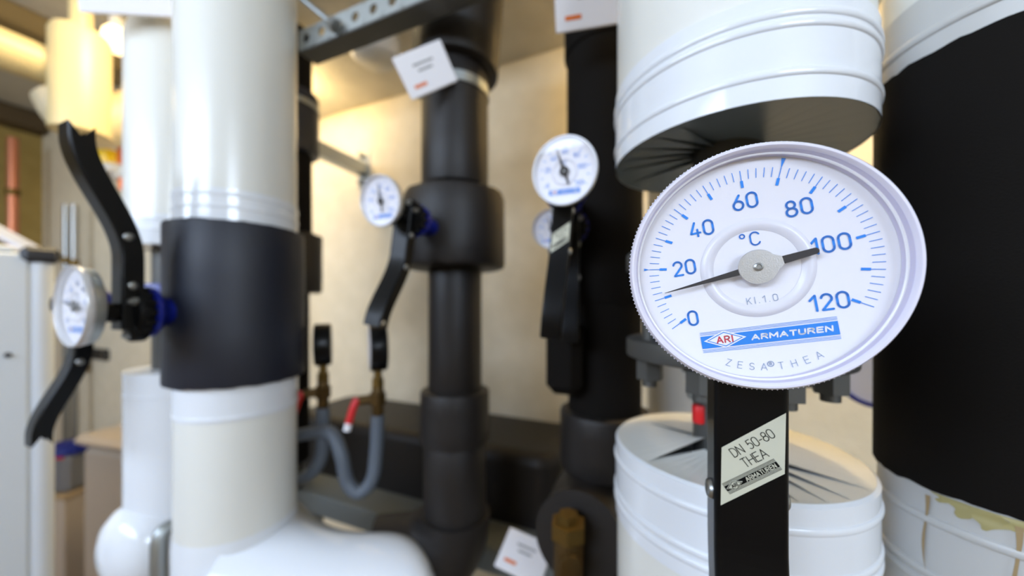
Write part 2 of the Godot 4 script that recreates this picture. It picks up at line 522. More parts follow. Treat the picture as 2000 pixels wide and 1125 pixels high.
	write(mb, "ARMATUREN", Vector2(7.3, -27.75) * k, 1.85 * k, 0.58 * k, 0.00035, 1.78, 0.28, 0.0, 0.10)
	part("white_print", mb, M.print_white, ban)
	mb = MB.new()
	for e in [[13.4, 6.1, 12.0, 5.4]]:
		var o := rhomb(Vector2(-15.6, -27.2) * k, e[0] * k, e[1] * k)
		var q := rhomb(Vector2(-15.6, -27.2) * k, e[2] * k, e[3] * k)
		for i in 4:
			mb.sheet(PackedVector2Array([o[i], o[(i + 1) % 4], q[(i + 1) % 4], q[i]]), 0.00045)
	part("diamond_outline", mb, M.print_blue, ban)
	mb = MB.new()
	write(mb, "ARI", Vector2(-15.6, -27.3) * k, 2.5 * k, 0.55 * k, 0.00045, 1.15, 0.3)
	part("red_print", mb, M.print_red, ban)
	if full:
		mb = MB.new()
		write(mb, "Kl.1.0", Vector2(0.0, -13.0) * k, 2.7 * k, 0.22 * k, 0.00025, 1.0, 0.42)
		var word := "ZESA"
		for i in 4:
			var a := deg_to_rad(-113.0 + i * 5.9)
			write(mb, word[i], Vector2.from_angle(a) * 40.2 * k, 2.7 * k, 0.22 * k, 0.00025, 1.05, 0.2, a + PI / 2)
		word = "THEA"
		for i in 4:
			var a := deg_to_rad(-87.0 + i * 6.2)
			write(mb, word[i], Vector2.from_angle(a) * 40.2 * k, 2.7 * k, 0.22 * k, 0.00025, 1.05, 0.2, a + PI / 2)
		var rc := Vector2(-1.3, -39.1) * k
		mb.stroke(arc(rc, 1.05 * k, 1.05 * k, 0, 360, 18), 0.26 * k, 0.00025)
		write(mb, "R", rc, 1.1 * k, 0.24 * k, 0.00025, 1.0)
		part("small_print", mb, M.print_pale, face)
	# pointer, 3.4 mm above the dial
	var fat := 1.0 if full else 1.6
	var a0 := deg_to_rad(90.0 - (value / 10.0 - 6.0) * step - 1.2)
	var ptr := Transform3D(Basis(Vector3(0, 0, 1), a0), Vector3(0, 0, 0))
	mb = MB.new(); mb.x = ptr
	mb.extrude(PackedVector2Array([Vector2(0.0355, 0.0001), Vector2(0.0355, -0.0001), Vector2(0.0060, -0.0013 * fat), Vector2(0.0060, 0.0013 * fat)]), 0.0030, 0.0034)
	var tl := PackedVector2Array([Vector2(-0.006, 0.00165), Vector2(-0.006, -0.00165)])
	for p in arc(Vector2(-0.0190, 0), 0.0013, 0.00125, 270, 90, 10):
		tl.append(p)
	mb.extrude(tl, 0.0030, 0.0034)
	part("pointer", mb, M.needle_black, t)
	mb = MB.new(); mb.x = turned
	mb.lathe([Vector2(0, 0.0036), Vector2(0.0067, 0.0036), Vector2(0.0069, 0.0034), Vector2(0.0069, 0.0028), Vector2(0.0, 0.0028)], 48)
	mb.x = ptr
	mb.extrude(PackedVector2Array([Vector2(-0.0085, 0.00165), Vector2(-0.0085, -0.00165), Vector2(-0.005, -0.0040), Vector2(-0.005, 0.0040)]), 0.0029, 0.0035)
	var hub := part("hub_disc", mb, M.hub_silver if full else M.needle_black, t, "brushed metal hub of the pointer" if full else "dark hub of the pointer")
	mb = MB.new(); mb.x = turned
	mb.lathe([Vector2(0.0017, 0.0036), Vector2(0.0016, 0.0042), Vector2(0.0010, 0.0045), Vector2(0.0008, 0.0041), Vector2(0.0, 0.0041)], 24)
	part("pin", mb, M.steel, hub)
	mb = MB.new(); mb.x = turned
	mb.lathe([Vector2(0.0452, 0.0056), Vector2(0.0, 0.0056)], seg)
	part("lens", mb, M.lens, t, "clear cover of the dial")
	return t

# ------------------------------------------------------------------ the valve handle: stem along z, dial would sit at z = 0; the lever hangs down (-y)
var bend_from := 0.07

func lever_z(l: float) -> float:
	return -0.030 + 0.043 * smoothstep(bend_from, bend_from + 0.14, l)

func valve_handle(label: String, xf: Transform3D, stem: float, up: bool, sticker: bool, length := 0.205, straight := 0.07) -> Node3D:
	bend_from = straight
	var t := thing("valve_handle", label, "valve handle", xf.origin, xf.basis)
	var sgn := 1.0 if up else -1.0
	var mb := MB.new()
	# U-section with rounded bends, swept along the lever
	var w := 0.0155
	var dep := 0.021
	var th := 0.0022
	var prof := []
	prof.append(Vector2(-w, -dep)); prof.append(Vector2(-w, -dep * 0.75)); prof.append(Vector2(-w, -dep * 0.5)); prof.append(Vector2(-w, -dep * 0.25))
	for p in arc(Vector2(-w + 0.0028, -0.0028), 0.0028, 0.0028, 180, 90, 5):
		prof.append(p)
	for p in arc(Vector2(w - 0.0028, -0.0028), 0.0028, 0.0028, 90, 0, 5):
		prof.append(p)
	for q in [0.25, 0.5, 0.75, 1.0]:
		prof.append(Vector2(w, -dep * q))
	for q in [1.0, 0.75, 0.5, 0.25]:
		prof.append(Vector2(w - th, -dep * q))
	prof.append(Vector2(w - th, -th)); prof.append(Vector2(-w + th, -th))
	for q in [0.25, 0.5, 0.75, 1.0]:
		prof.append(Vector2(-w + th, -dep * q))
	var rings := []
	var n := 40
	for i in n + 1:
		var l := lerpf(-0.022, length, float(i) / n)
		var tan_ := Vector2(1.0, (lever_z(l + 0.001) - lever_z(l - 0.001)) / 0.002).normalized()   # along, out
		var nor := Vector2(-tan_.y, tan_.x)
		var ring := []
		for p in prof:
			var q: Vector2 = Vector2(l, lever_z(l)) + nor * p.y
			if i == n:   # notched end
				q += tan_ * (0.016 * absf(-p.y / dep * 2.0 - 1.0) - 0.006)
			ring.append(Vector3(p.x, sgn * q.x, q.y))
		rings.append(ring)
	var m := prof.size()
	for i in n:
		var mid := Vector3.ZERO
		for k in m:
			mid += rings[i][k] / m
		for k in m:
			var j := (k + 1) % m
			var e2: Vector2 = prof[j] - prof[k]
			var o2 := Vector2(-e2.y, e2.x)
			mb.quad(rings[i][k], rings[i][j], rings[i + 1][j], rings[i + 1][k], Vector3(o2.x, 0, o2.y))
	var body := part("lever", mb, M.black_enamel, t, "bent black steel lever")
	# rivets through the sides
	var i_r := 0
	for l in [0.096, 0.034]:
		var zc := lever_z(l) - 0.010
		for s in [-1.0, 1.0]:
			mb = MB.new()
			mb.x = Transform3D(Basis(Vector3(0, 0, 1), -s * PI / 2), Vector3(s * w, sgn * l, zc))
			mb.lathe([Vector2(0.0052, 0.0), Vector2(0.0050, 0.0012), Vector2(0.0038, 0.0022), Vector2(0.0018, 0.0027), Vector2(0, 0.0028)], 20)
			part("rivet", mb, M.steel, body)
		i_r += 1
	# hub, stem
	mb = MB.new()
	mb.cyl(Vector3(0, 0, -0.059), Vector3(0, 0, -0.042), 0.029, 36, 0.004)
	mb.cyl(Vector3(0, -sgn * 0.022, -0.058), Vector3(0, -sgn * 0.022, -0.040), 0.017, 24, 0.004)
	for i in 14:   # ribs round the locking plate
		var a := TAU * i / 14
		mb.box(Vector3(0.007, 0.007, 0.012), Vector3(cos(a) * 0.029, sin(a) * 0.029, -0.052), 0.001)
	mb.cyl(Vector3(0, 0, -0.048), Vector3(0, 0, -0.011), 0.012, 24)
	part("hub", mb, M.black_plastic, t)
	mb = MB.new()
	mb.x = Transform3D(Basis(Vector3.RIGHT, PI / 2), Vector3.ZERO)
	mb.lathe([Vector2(0.0, -0.058), Vector2(0.034, -0.058), Vector2(0.034, -0.063), Vector2(0.022, -0.073), Vector2(0.019, -0.080), Vector2(0.019, -stem), Vector2(0.0, -stem)], 32)
	part("stem", mb, M.blue_enamel, t, "blue enamelled valve neck")
	for p in [Vector2(0.018, 0.014), Vector2(-0.018, 0.010), Vector2(0.004, -sgn * 0.030)]:
		mb = MB.new()
		mb.hexa(Vector3(p.x, p.y, -0.047), Vector3(p.x, p.y, -0.038), 0.0052)
		mb.cyl(Vector3(p.x, p.y, -0.039), Vector3(p.x, p.y, -0.034), 0.003, 10)
		part("bolt", mb, M.steel, t)
	if sticker:
		var z := lever_z(0.0) + 0.0003
		mb = MB.new()
		var k := 0.001
		# parallelogram on the front of the lever
		var cs := [Vector2(13.6, -50.5), Vector2(-12.6, -70.4), Vector2(-13.0, -99.0), Vector2(13.1, -79.0)]
		var pts := []
		for c in cs:
			pts.append(Vector3(c.x * k, c.y * k, 0))
		# laid in strips so that it follows the bend
		for i in 16:
			var f0 := i / 16.0
			var f1 := (i + 1) / 16.0
			for g in 16:
				var g0 := g / 16.0
				var g1 := (g + 1) / 16.0
				var corner := []
				for fg in [[f0, g0], [f1, g0], [f1, g1], [f0, g1]]:
					var top: Vector3 = pts[1].lerp(pts[0], fg[0])
					var bot: Vector3 = pts[2].lerp(pts[3], fg[0])
					var p := top.lerp(bot, fg[1])
					p.z = lever_z(-p.y) + 0.0003
					corner.append(p)
				mb.quad(corner[0], corner[1], corner[2], corner[3], Vector3(0, 0, 1))
		part("sticker", mb, M.sticker, body, "pale printed sticker on the lever")
		var rot := deg_to_rad(36.5)
		mb = MB.new()
		write(mb, "DN 50-80", Vector2(0.0, -66.5) * k, 4.3 * k, 0.36 * k, 0, 0.92, 0.15, rot)
		write(mb, "THEA", Vector2(1.0, -73.4) * k, 4.3 * k, 0.36 * k, 0, 0.92, 0.17, rot)
		var bc := Vector2(-0.2, -82.6) * k
		var up2 := Vector2(0, 1).rotated(rot)
		mb.sheet(rect2(bc, 26.5 * k, 2.7 * k, rot), 0)
		for y in [1.75, 2.25, 2.7, -1.75, -2.25, -2.7]:
			mb.sheet(rect2(bc + up2 * y * k, 26.5 * k, 0.17 * k, rot), 0)
		bend(mb, 0.0005)
		part("sticker_print", mb, M.print_black, body)
		mb = MB.new()
		var ax := Vector2(1, 0).rotated(rot)
		var dc := bc - ax * 8.7 * k
		mb.sheet(rhomb(dc, 8.4 * k, 4.5 * k, rot), 0)
		write(mb, "ARMATUREN", bc + ax * 4.6 * k, 1.9 * k, 0.36 * k, 0, 1.0, 0.25, rot)
		bend(mb, 0.0007)
		part("sticker_light_print", mb, M.sticker, body)
		mb = MB.new()
		for e in [[7.5, 4.0, 6.5, 3.45]]:
			var o := rhomb(dc, e[0] * k, e[1] * k, rot)
			var q := rhomb(dc, e[2] * k, e[3] * k, rot)
			for i in 4:
				mb.sheet(PackedVector2Array([o[i], o[(i + 1) % 4], q[(i + 1) % 4], q[i]]), 0)
		write(mb, "ARI", dc, 1.5 * k, 0.32 * k, 0, 1.0, 0.25, rot)
		bend(mb, 0.0009)
		part("sticker_emblem", mb, M.print_black, body)
	return t

func bend(mb: MB, lift: float) -> void:   # lays flat print onto the front of the lever
	for i in mb.v.size():
		var p := mb.v[i]
		p.z = lever_z(-p.y) + lift
		mb.v[i] = p

# ------------------------------------------------------------------ jackets and wraps (axis y, at the thing's origin)
func beads(r: float, y0: float, y1: float, list: Array, h := 0.0014, w := 0.0030) -> Array:
	var o := [Vector2(r, y0)]
	for y in list:
		for i in 9:
			var a := PI * i / 8.0
			o.append(Vector2(r + h * sin(a), y - cos(a) * w))
	o.append(Vector2(r, y1))
	return o

func jacket(t: Node3D, called: String, r: float, y0: float, y1: float, m: Material, list := [], seg := 96) -> MeshInstance3D:
	var mb := MB.new()
	mb.lathe(beads(r, y0, y1, list), seg)
	return part(called, mb, m, t)

func sleeve(t: Node3D, called: String, r: float, y0: float, y1: float, m: Material, ri := 0.0, ragged := 0.0, sd := 1, round_ := 0.004, seg := 72) -> MeshInstance3D:
	var f := FastNoiseLite.new()
	f.seed = sd; f.frequency = 1.0; f.fractal_octaves = 3
	var mb := MB.new()
	var e := round_
	mb.lathe([Vector2(ri, y0), Vector2(r - e, y0), Vector2(r - e * 0.3, y0 + e * 0.3), Vector2(r, y0 + e), Vector2(r, lerpf(y0, y1, 0.33)), Vector2(r, lerpf(y0, y1, 0.67)), Vector2(r, y1 - e), Vector2(r - e * 0.3, y1 - e * 0.3), Vector2(r - e, y1), Vector2(ri, y1)], seg, 0.0, TAU,
		func(a: float, p: Vector2) -> Vector2:
			if p.x < r * 0.9:
				return Vector2.ZERO
			var q := Vector3(cos(a) * 2.0, p.y * 14.0, sin(a) * 2.0)
			return Vector2(f.get_noise_3d(q.x, q.y, q.z) * ragged * 0.6, f.get_noise_3d(q.x * 2.0 + 9.0, 3.0 if p.y > (y0 + y1) / 2 else -3.0, q.z * 2.0) * ragged * (1.0 if p.y > y1 - 2 * e or p.y < y0 + 2 * e else 0.0)))
	return part(called, mb, m, t)

func bolt(t: Node3D, a: Vector3, b: Vector3, r := 0.010) -> void:
	var mb := MB.new()
	var d := (b - a).normalized()
	mb.cyl(a, b, r * 0.55, 12)
	mb.hexa(a + d * 0.006, a + d * 0.022, r)
	mb.hexa(b - d * 0.022, b - d * 0.006, r)
	part("bolt", mb, M.dull_steel, t)

func label_plate(label: String, where: Vector3, b: Basis, w: float, h: float, orange_: bool) -> Node3D:
	var t := thing("label_plate", label, "label", where, b)
	var mb := MB.new()
	mb.box(Vector3(w, h, 0.004), Vector3.ZERO, 0.0012)
	var pl := part("plate", mb, M.paper, t)
	mb = MB.new()
	for i in 2:
		mb.sheet(rect2(Vector2(0.0, h * (0.18 - 0.14 * i)), w * (0.42 - 0.12 * i), h * 0.05), 0.0023)
	part("faint_print", mb, M.print_grey, pl)
	if orange_:
		mb = MB.new()
		mb.sheet(rect2(Vector2(-w * 0.22, -h * 0.27), w * 0.26, h * 0.08), 0.0023)
		part("orange_print", mb, M.orange, pl)
	mb = MB.new()
	mb.box(Vector3(w * 0.3, h * 0.3, 0.010), Vector3(0, 0, -0.007), 0.001)
	part("holder", mb, M.zinc, t)
	return t

func look(from: Vector3, to: Vector3, roll := 0.0) -> Basis:   # a basis whose +z points from -> to
	var z := (to - from).normalized()
	var x := Vector3.UP.cross(z).normalized()
	var b := Basis(x, z.cross(x), z)
	return b * Basis(Vector3(0, 0, 1), deg_to_rad(roll))

func curve(points: Array, k := 8) -> Array:   # Catmull-Rom through the points
	var o := []
	for i in points.size() - 1:
		var p0: Vector3 = points[maxi(i - 1, 0)]
		var p1: Vector3 = points[i]
		var p2: Vector3 = points[i + 1]
		var p3: Vector3 = points[mini(i + 2, points.size() - 1)]
		for j in k:
			o.append(p1.cubic_interpolate(p2, p0, p3, float(j) / k))
	o.append(points[-1])
	return o

func _ready() -> void:
	# ---- camera
	var cam := Camera3D.new()
	cam.name = "camera"
	cam.transform = Transform3D(cam_basis, Vector3(0, EYE, 0))
	cam.projection = Camera3D.PROJECTION_FRUSTUM
	cam.near = 0.02
	cam.far = 40.0
	cam.size = 2.0 * cam.near * 562.5 / F
	cam.frustum_offset = Vector2(0, 32.5 / F * cam.near)
	var ca := CameraAttributesPhysical.new()
	ca.frustum_focal_length = 12.0
	ca.exposure_aperture = 3.6
	ca.frustum_focus_distance = 0.146
	ca.frustum_near = 0.02
	cam.attributes = ca
	add_child(cam)
	cam.current = true
	# ---- environment
	var we := WorldEnvironment.new()
	we.name = "world"
	var e := Environment.new()
	e.background_mode = Environment.BG_SKY
	var sk := Sky.new()
	var psm := ProceduralSkyMaterial.new()
	psm.sky_top_color = Color(0.45, 0.62, 0.92)
	psm.sky_horizon_color = Color(0.80, 0.87, 0.96)
	psm.ground_horizon_color = Color(0.55, 0.55, 0.52)
	psm.ground_bottom_color = Color(0.35, 0.34, 0.32)
	psm.sky_energy_multiplier = 2.0
	sk.sky_material = psm
	e.sky = sk
	e.tonemap_mode = Environment.TONE_MAPPER_LINEAR
	e.tonemap_exposure = 1.07
	e.sdfgi_enabled = true
	e.ssao_enabled = true
	e.ssil_enabled = true
	we.environment = e
	add_child(we)
	# ---- daylight through the two high windows behind the camera
	window_light("window_1_daylight", Vector3(-1.45, 2.34, REAR - 0.03), Vector2(2.3, 0.62), 5.4)
	window_light("window_2_daylight", Vector3(2.0, 2.34, REAR - 0.03), Vector2(1.5, 0.62), 5.2)

	make_materials()
	build_room()
	build_front_row()
	build_back_row()
	build_back_details()
	build_left_side()

func window_light(called: String, where: Vector3, size: Vector2, energy: float) -> void:
	var l := AreaLight3D.new()
	l.name = called
	l.area_size = size
	l.light_energy = energy
	l.light_color = Color(0.87, 0.93, 1.0)
	l.shadow_enabled = true
	l.area_range = 12.0
	l.area_attenuation = 2.0
	l.position = where
	add_child(l)   # an area light shines along its -z, into the room
	l.rotation_degrees = Vector3(-14, 0, 0)

# ------------------------------------------------------------------ the room
func build_room() -> void:
	var w := RIGHT - LEFT
	var mx := (RIGHT + LEFT) / 2.0
	var mz := (REAR + WALL) / 2.0
	var d := REAR - WALL
	var mb := MB.new()
	mb.box(Vector3(w + 0.4, 0.12, d + 0.4), Vector3(mx, -0.06, mz))
	structure("floor", mb, M.floor, "ochre screed floor of the plant room", "floor")
	mb = MB.new()
	mb.box(Vector3(w + 0.4, 0.12, d + 0.4), Vector3(mx, CEIL + 0.06, mz))
	structure("ceiling", mb, M.ceiling, "pale grey ceiling above the pipes", "ceiling")
	mb = MB.new()
	mb.box(Vector3(w + 0.4, CEIL, 0.15), Vector3(mx, CEIL / 2, WALL - 0.075))
	structure("wall_back", mb, M.wall, "cream wall behind the black pipes", "wall")
	mb = MB.new()
	mb.box(Vector3(0.15, CEIL, d), Vector3(LEFT - 0.075, CEIL / 2, mz))
	structure("wall_left", mb, M.wall_far_warm_lit, "end wall at the far left, warm lamplight put into its ochre colour", "wall")
	mb = MB.new()
	mb.box(Vector3(0.15, CEIL, d), Vector3(RIGHT + 0.075, CEIL / 2, mz))
	structure("wall_right", mb, M.wall, "cream end wall at the right", "wall")
	mb = MB.new()
	var y0 := 2.02
	var y1 := 2.66
	mb.box(Vector3(w + 0.4, y0, 0.15), Vector3(mx, y0 / 2, REAR + 0.075))
	mb.box(Vector3(w + 0.4, CEIL - y1, 0.15), Vector3(mx, (CEIL + y1) / 2, REAR + 0.075))
	for s in [[LEFT - 0.2, -2.62], [-0.28, 1.22], [2.77, RIGHT + 0.2]]:
		mb.box(Vector3(s[1] - s[0], y1 - y0, 0.15), Vector3((s[0] + s[1]) / 2, (y0 + y1) / 2, REAR + 0.075))
	structure("wall_rear", mb, M.wall, "cream wall behind the camera with two high windows", "wall")
	var no := 1
	for s in [[-2.62, -0.28], [1.22, 2.77]]:
		mb = MB.new()
		var xm: float = (s[0] + s[1]) / 2
		var ww: float = s[1] - s[0]
		for y in [y0 + 0.02, y1 - 0.02]:
			mb.box(Vector3(ww, 0.04, 0.06), Vector3(xm, y, REAR + 0.09), 0.004)
		for k in 3:
			mb.box(Vector3(0.04, y1 - y0, 0.06), Vector3(lerpf(s[0] + 0.02, s[1] - 0.02, k / 2.0), (y0 + y1) / 2, REAR + 0.09), 0.004)
		var win := structure("window_%d" % no, mb, M.frame_white, "high white framed window, " + ("left" if no == 1 else "right") + " of the two", "window")
		mb = MB.new()
		mb.box(Vector3(ww - 0.06, y1 - y0 - 0.06, 0.006), Vector3(xm, (y0 + y1) / 2, REAR + 0.09))
		part("pane", mb, M.pane, win)
		no += 1
	# boxed-in bulkhead along the top of the back wall
	mb = MB.new()
	mb.box(Vector3(RIGHT + 1.28, CEIL - 2.218, 0.44), Vector3((RIGHT - 1.28) / 2, (CEIL + 2.218) / 2, WALL + 0.22), 0.004)
	structure("trim_1", mb, M.ceiling, "grey boxed bulkhead along the top of the back wall", "bulkhead")

# ------------------------------------------------------------------ front row: drum pipe with the big dial, wide black pipe, white pipe
func build_front_row() -> void:
	# 1. the jacketed pipe with the valve in front of the camera
	var dx := 0.053
	var dz := -0.348
	var r := 0.090
	var t := thing("jacketed_pipe", "thick glossy white pipe jacket behind the large dial, open gap between two drums", "pipe", Vector3(dx, EYE, dz))
	jacket(t, "upper_jacket", r, 0.168, CEIL - EYE, M.pvc_cream, [], 128)
	var mb := MB.new()
	mb.lathe(beads(r + 0.0016, 0.1245, 0.188, [0.1405, 0.1695, 0.1765], 0.0014, 0.0026), 128)
	mb.lathe([Vector2(r + 0.0016, 0.188), Vector2(r, 0.1884)], 128)
	part("upper_end_band", mb, M.pvc_white, t, "glossy white end band with raised beads")
	var cuts := [2.05, 2.28, 2.52, 2.78, 3.05, 3.5, 4.4, 5.4, 0.0]
	cuts.sort()
	for i in cuts.size():   # overlapping petals of the folded end cap, seen from below
		var a0: float = cuts[i]
		var a1: float = cuts[(i + 1) % cuts.size()] + (TAU if i == cuts.size() - 1 else 0.0)
		mb = MB.new()
		var lift := 0.0035
		for k in 10:
			var s := lerpf(a0, a1 + 0.05, k / 10.0)
			var e := lerpf(a0, a1 + 0.05, (k + 1) / 10.0)
			var hs := 0.1245 - lift * (1.0 - k / 10.0)
			var he := 0.1245 - lift * (1.0 - (k + 1) / 10.0)
			var rr := r + 0.001
			mb.quad(Vector3(cos(s) * rr, 0.1250, sin(s) * rr), Vector3(cos(e) * rr, 0.1250, sin(e) * rr), Vector3(cos(e) * 0.026, he + 0.008, sin(e) * 0.026), Vector3(cos(s) * 0.026, hs + 0.008, sin(s) * 0.026), Vector3.DOWN)
		part("cap_petal", mb, M.pvc_under, t)
	jacket(t, "lower_jacket", r, -EYE, -0.168, M.pvc_cream, [], 128)
	mb = MB.new()
	mb.lathe(beads(r + 0.0016, -0.186, -0.1225, [-0.1735, -0.1655, -0.1365], 0.0014, 0.0026), 128)
	mb.lathe([Vector2(r + 0.0016, -0.1225), Vector2(r - 0.001, -0.1205)], 128)
	part("lower_end_band", mb, M.pvc_white, t, "white end band with raised beads")
	cuts = [0.55, 0.85, 1.05, 1.25, 1.45, 2.35, 3.6, 4.6, 5.6]
	for i in cuts.size():
		var a0: float = cuts[i]
		var a1: float = cuts[(i + 1) % cuts.size()] + (TAU if i == cuts.size() - 1 else 0.0)
		mb = MB.new()
		var lift := 0.010 if i == 5 else (-0.005 if i < 5 else 0.0025)
		for k in 10:
			var s := lerpf(a0, a1 + 0.03, k / 10.0)
			var e := lerpf(a0, a1 + 0.03, (k + 1) / 10.0)
			var hs := -0.1205 + lift * (1.0 - k / 10.0)
			var he := -0.1205 + lift * (1.0 - (k + 1) / 10.0)
			var rr := r - 0.0005
			mb.quad(Vector3(cos(s) * rr, -0.1205, sin(s) * rr), Vector3(cos(e) * rr, -0.1205, sin(e) * rr), Vector3(cos(e) * 0.025, he, sin(e) * 0.025), Vector3(cos(s) * 0.025, hs, sin(s) * 0.025), Vector3.UP)
		part("lid_petal", mb, M.pvc_cream, t)
	mb = MB.new()
	mb.lathe([Vector2(0.026, -0.135), Vector2(0.026, -0.048), Vector2(0.026, 0.048), Vector2(0.026, 0.14)], 48)
	part("steel_neck", mb, M.dull_steel, t, "bare steel neck between the drums")
	for s in [-1.0, 1.0]:
		mb = MB.new()
		mb.cyl(Vector3(0, s * 0.030, 0), Vector3(0, s * 0.046, 0), 0.082, 64, 0.002)
		part("flange", mb, M.dull_steel, t)
	mb = MB.new()
	mb.cyl(Vector3(0, -0.029, 0), Vector3(0, 0.029, 0), 0.060, 48, 0.003)
	part("valve_body", mb, M.blue_enamel, t, "blue valve body between flanges")
	for i in 8:
		var a := TAU * (i + 0.5) / 8
		bolt(t, Vector3(cos(a) * 0.066, -0.070, sin(a) * 0.066), Vector3(cos(a) * 0.066, 0.070, sin(a) * 0.066), 0.011)
	# 2. the dial and its lever, right in front
	var o := Vector3(0, EYE, 0)
	var db := cam_basis * Basis(Vector3(0.92297, 0.16356, 0.34840), Vector3(-0.15678, 0.98648, -0.04778), Vector3(-0.35150, -0.01052, 0.93613))
	var dial := Transform3D(db.orthonormalized(), o + cam_basis * Vector3(0.0990, 0.01502, -0.14141))
	thermometer("large sharp dial thermometer in the foreground reading a little over 10 degrees", dial, 11.5, true)
	var lb := cam_basis * Basis(Vector3(0.936, 0, 0.3515), Vector3.UP, Vector3(-0.3515, 0, 0.936))
	lb = lb.orthonormalized()
	valve_handle("black valve lever with a pale sticker, hanging straight down under the large dial", Transform3D(lb, dial.origin + lb.x * 0.0060 + Vector3(0, -0.015, 0)), 0.135, false, true, 0.205, 0.115)
	# 3. the wide black wrapped pipe at the right edge
	t = thing("wrapped_pipe", "wide pipe at the right edge with a thick black foam sleeve", "pipe", Vector3(0.2206, EYE, -0.35))
	var rb := 0.0640
	mb = MB.new()
	mb.lathe(beads(rb, 0.205, CEIL - EYE, [0.238, 0.246], 0.0018, 0.0030), 96)
	part("upper_jacket", mb, M.pvc_cream, t, "white jacket above the sleeve")
	mb = MB.new()
	mb.lathe(beads(rb + 0.001, 0.165, 0.206, [0.1795], 0.0018, 0.0030), 96)
	part("upper_end_band", mb, M.pvc_grey, t, "greyish white end band above the sleeve")
	sleeve(t, "foam_sleeve", rb + 0.0022, -0.122, 0.166, M.foam_dark, rb, 0.0016, 5, 0.0015, 96)
	mb = MB.new()
	mb.lathe(beads(rb, -EYE, -0.118, [-0.186, -0.178, -0.142], 0.0018, 0.0030), 96)
	var lowj := part("lower_jacket", mb, M.pvc_grey, t, "stained greyish white jacket below the sleeve")
	stain(lowj, rb, M.glue, [[112.0, 0.007, 0.010], [121.0, 0.006, 0.007], [130.0, 0.008, 0.012], [139.0, 0.006, 0.010], [146.0, 0.004, 0.005]], -0.1225)
	stain(lowj, rb, M.rust_stain, [[121.5, 0.0011, 0.06], [153.0, 0.0010, 0.05]], -0.126)
	# 4. the white pipe left of centre
	var lx := -0.637
	var lz := -0.353
	r = 0.0803
	t = thing("tee_pipe", "thick white pipe left of centre with a blue-tinted black foam sleeve, branching at the foot", "pipe", Vector3(lx, EYE, lz))
	jacket(t, "upper_jacket", r, 0.165, CEIL - EYE, M.pvc_cream)
	mb = MB.new()
	mb.lathe(beads(r + 0.0012, 0.116, 0.168, [0.142, 0.160], 0.0010, 0.0030), 96)
	part("upper_end_band", mb, M.pvc_white, t, "glossy white end band above the sleeve")
	mb = MB.new()
	mb.lathe([Vector2(r - 0.002, 0.108), Vector2(r + 0.0030, 0.110), Vector2(r + 0.0026, 0.1195), Vector2(r, 0.1205)], 64, 0.0, TAU, func(a: float, p: Vector2) -> Vector2: return Vector2(0, 0.003 * sin(a * 5.0 + 1.0) * sin(a * 2.0) if p.y > 0.115 else 0.0))
	part("glue_line", mb, M.glue, t, "yellow glue showing under the end band")
	sleeve(t, "foam_sleeve", 0.0919, -0.120, 0.1215, M.foam, r, 0.0022, 2, 0.003, 96)
	jacket(t, "lower_jacket", r, -0.36, -0.166, M.pvc_cream)
	mb = MB.new()
	mb.lathe(beads(r + 0.0012, -0.170, -0.116, [-0.165], 0.0010, 0.0030), 96)
	part("lower_end_band", mb, M.pvc_white, t, "white end band below the sleeve")
	# the tee: a short sleeve, then the branch towards the black pipe
	mb = MB.new()
	mb.lathe([Vector2(r + 0.002, -EYE), Vector2(r + 0.002, -0.36), Vector2(r, -0.345)], 96)
	part("foot_jacket", mb, M.pvc_white, t)
	mb = MB.new()
	var A := Vector3(0, -0.455, 0)
	var B: Vector3 = Vector3(-0.0886 - 0.09 - lx, -0.455, -0.5447 + 0.06 - lz)
	var bd := (B - A).normalized()
	var path := []
	for i in 41:
		path.append(A + bd * (0.04 + 0.285 * i / 40.0))
	mb.tube(path, func(f: float) -> float: return (r + 0.040 * pow(maxf(0.0, 1.0 - f * 2.2), 2.0) + 0.003 * smoothstep(0.5, 0.7, f)) * sqrt(maxf(0.02, 1.0 - pow(maxf(0.0, (f - 0.70) / 0.30), 2.2) * 0.85)), 64)
	part("tee_jacket", mb, M.pvc_white, t, "white tee piece at the foot")
	# valve of this pipe
	var gz := Vector3(lx, EYE - 0.002, lz + 0.174)
	valve_handle("bent black valve lever pointing up, left of the white pipe", Transform3D(Basis.IDENTITY, gz + Vector3(0, -0.008, -0.002)), 0.098, true, false, 0.212)
	thermometer("white dial thermometer seen nearly edge-on at the far left, on the blue valve neck", Transform3D(Basis.IDENTITY, gz), 20.0, false)
	# 5. the second white pipe behind it
	var sx := -0.909
	var sz := -0.393
	t = thing("jacketed_pipe", "narrower looking white pipe half hidden behind the white pipe left of centre", "pipe", Vector3(sx, EYE, sz))
	r = 0.080
	mb = MB.new()
	mb.lathe([Vector2(0.0, 0.580), Vector2(0.03, 0.578), Vector2(0.055, 0.568), Vector2(0.072, 0.548), Vector2(r, 0.515), Vector2(r, 0.168), Vector2(r, 0.165)], 64)
	part("upper_jacket", mb, M.pvc_cream, t)
	mb = MB.new()
	mb.lathe(beads(r + 0.0012, 0.112, 0.168, [0.140, 0.160], 0.0010, 0.0030), 64)
	mb.lathe([Vector2(r, 0.112), Vector2(0.04, 0.114)], 64)
	part("upper_end_band", mb, M.pvc_white, t)
	mb = MB.new()
	mb.cyl(Vector3(0, -0.13, 0), Vector3(0, 0.13, 0), 0.042, 32)
	part("steel_neck", mb, M.dull_steel, t)
	mb = MB.new()
	mb.cyl(Vector3(0, -0.04, 0), Vector3(0, 0.04, 0), 0.064, 32, 0.002)
	part("valve_body", mb, M.blue_enamel, t)
	mb = MB.new()
	mb.lathe(beads(r, -0.50, -0.128, [-0.172], 0.0010, 0.0030), 64)
	mb.lathe([Vector2(r, -0.128), Vector2(0.04, -0.126)], 64)
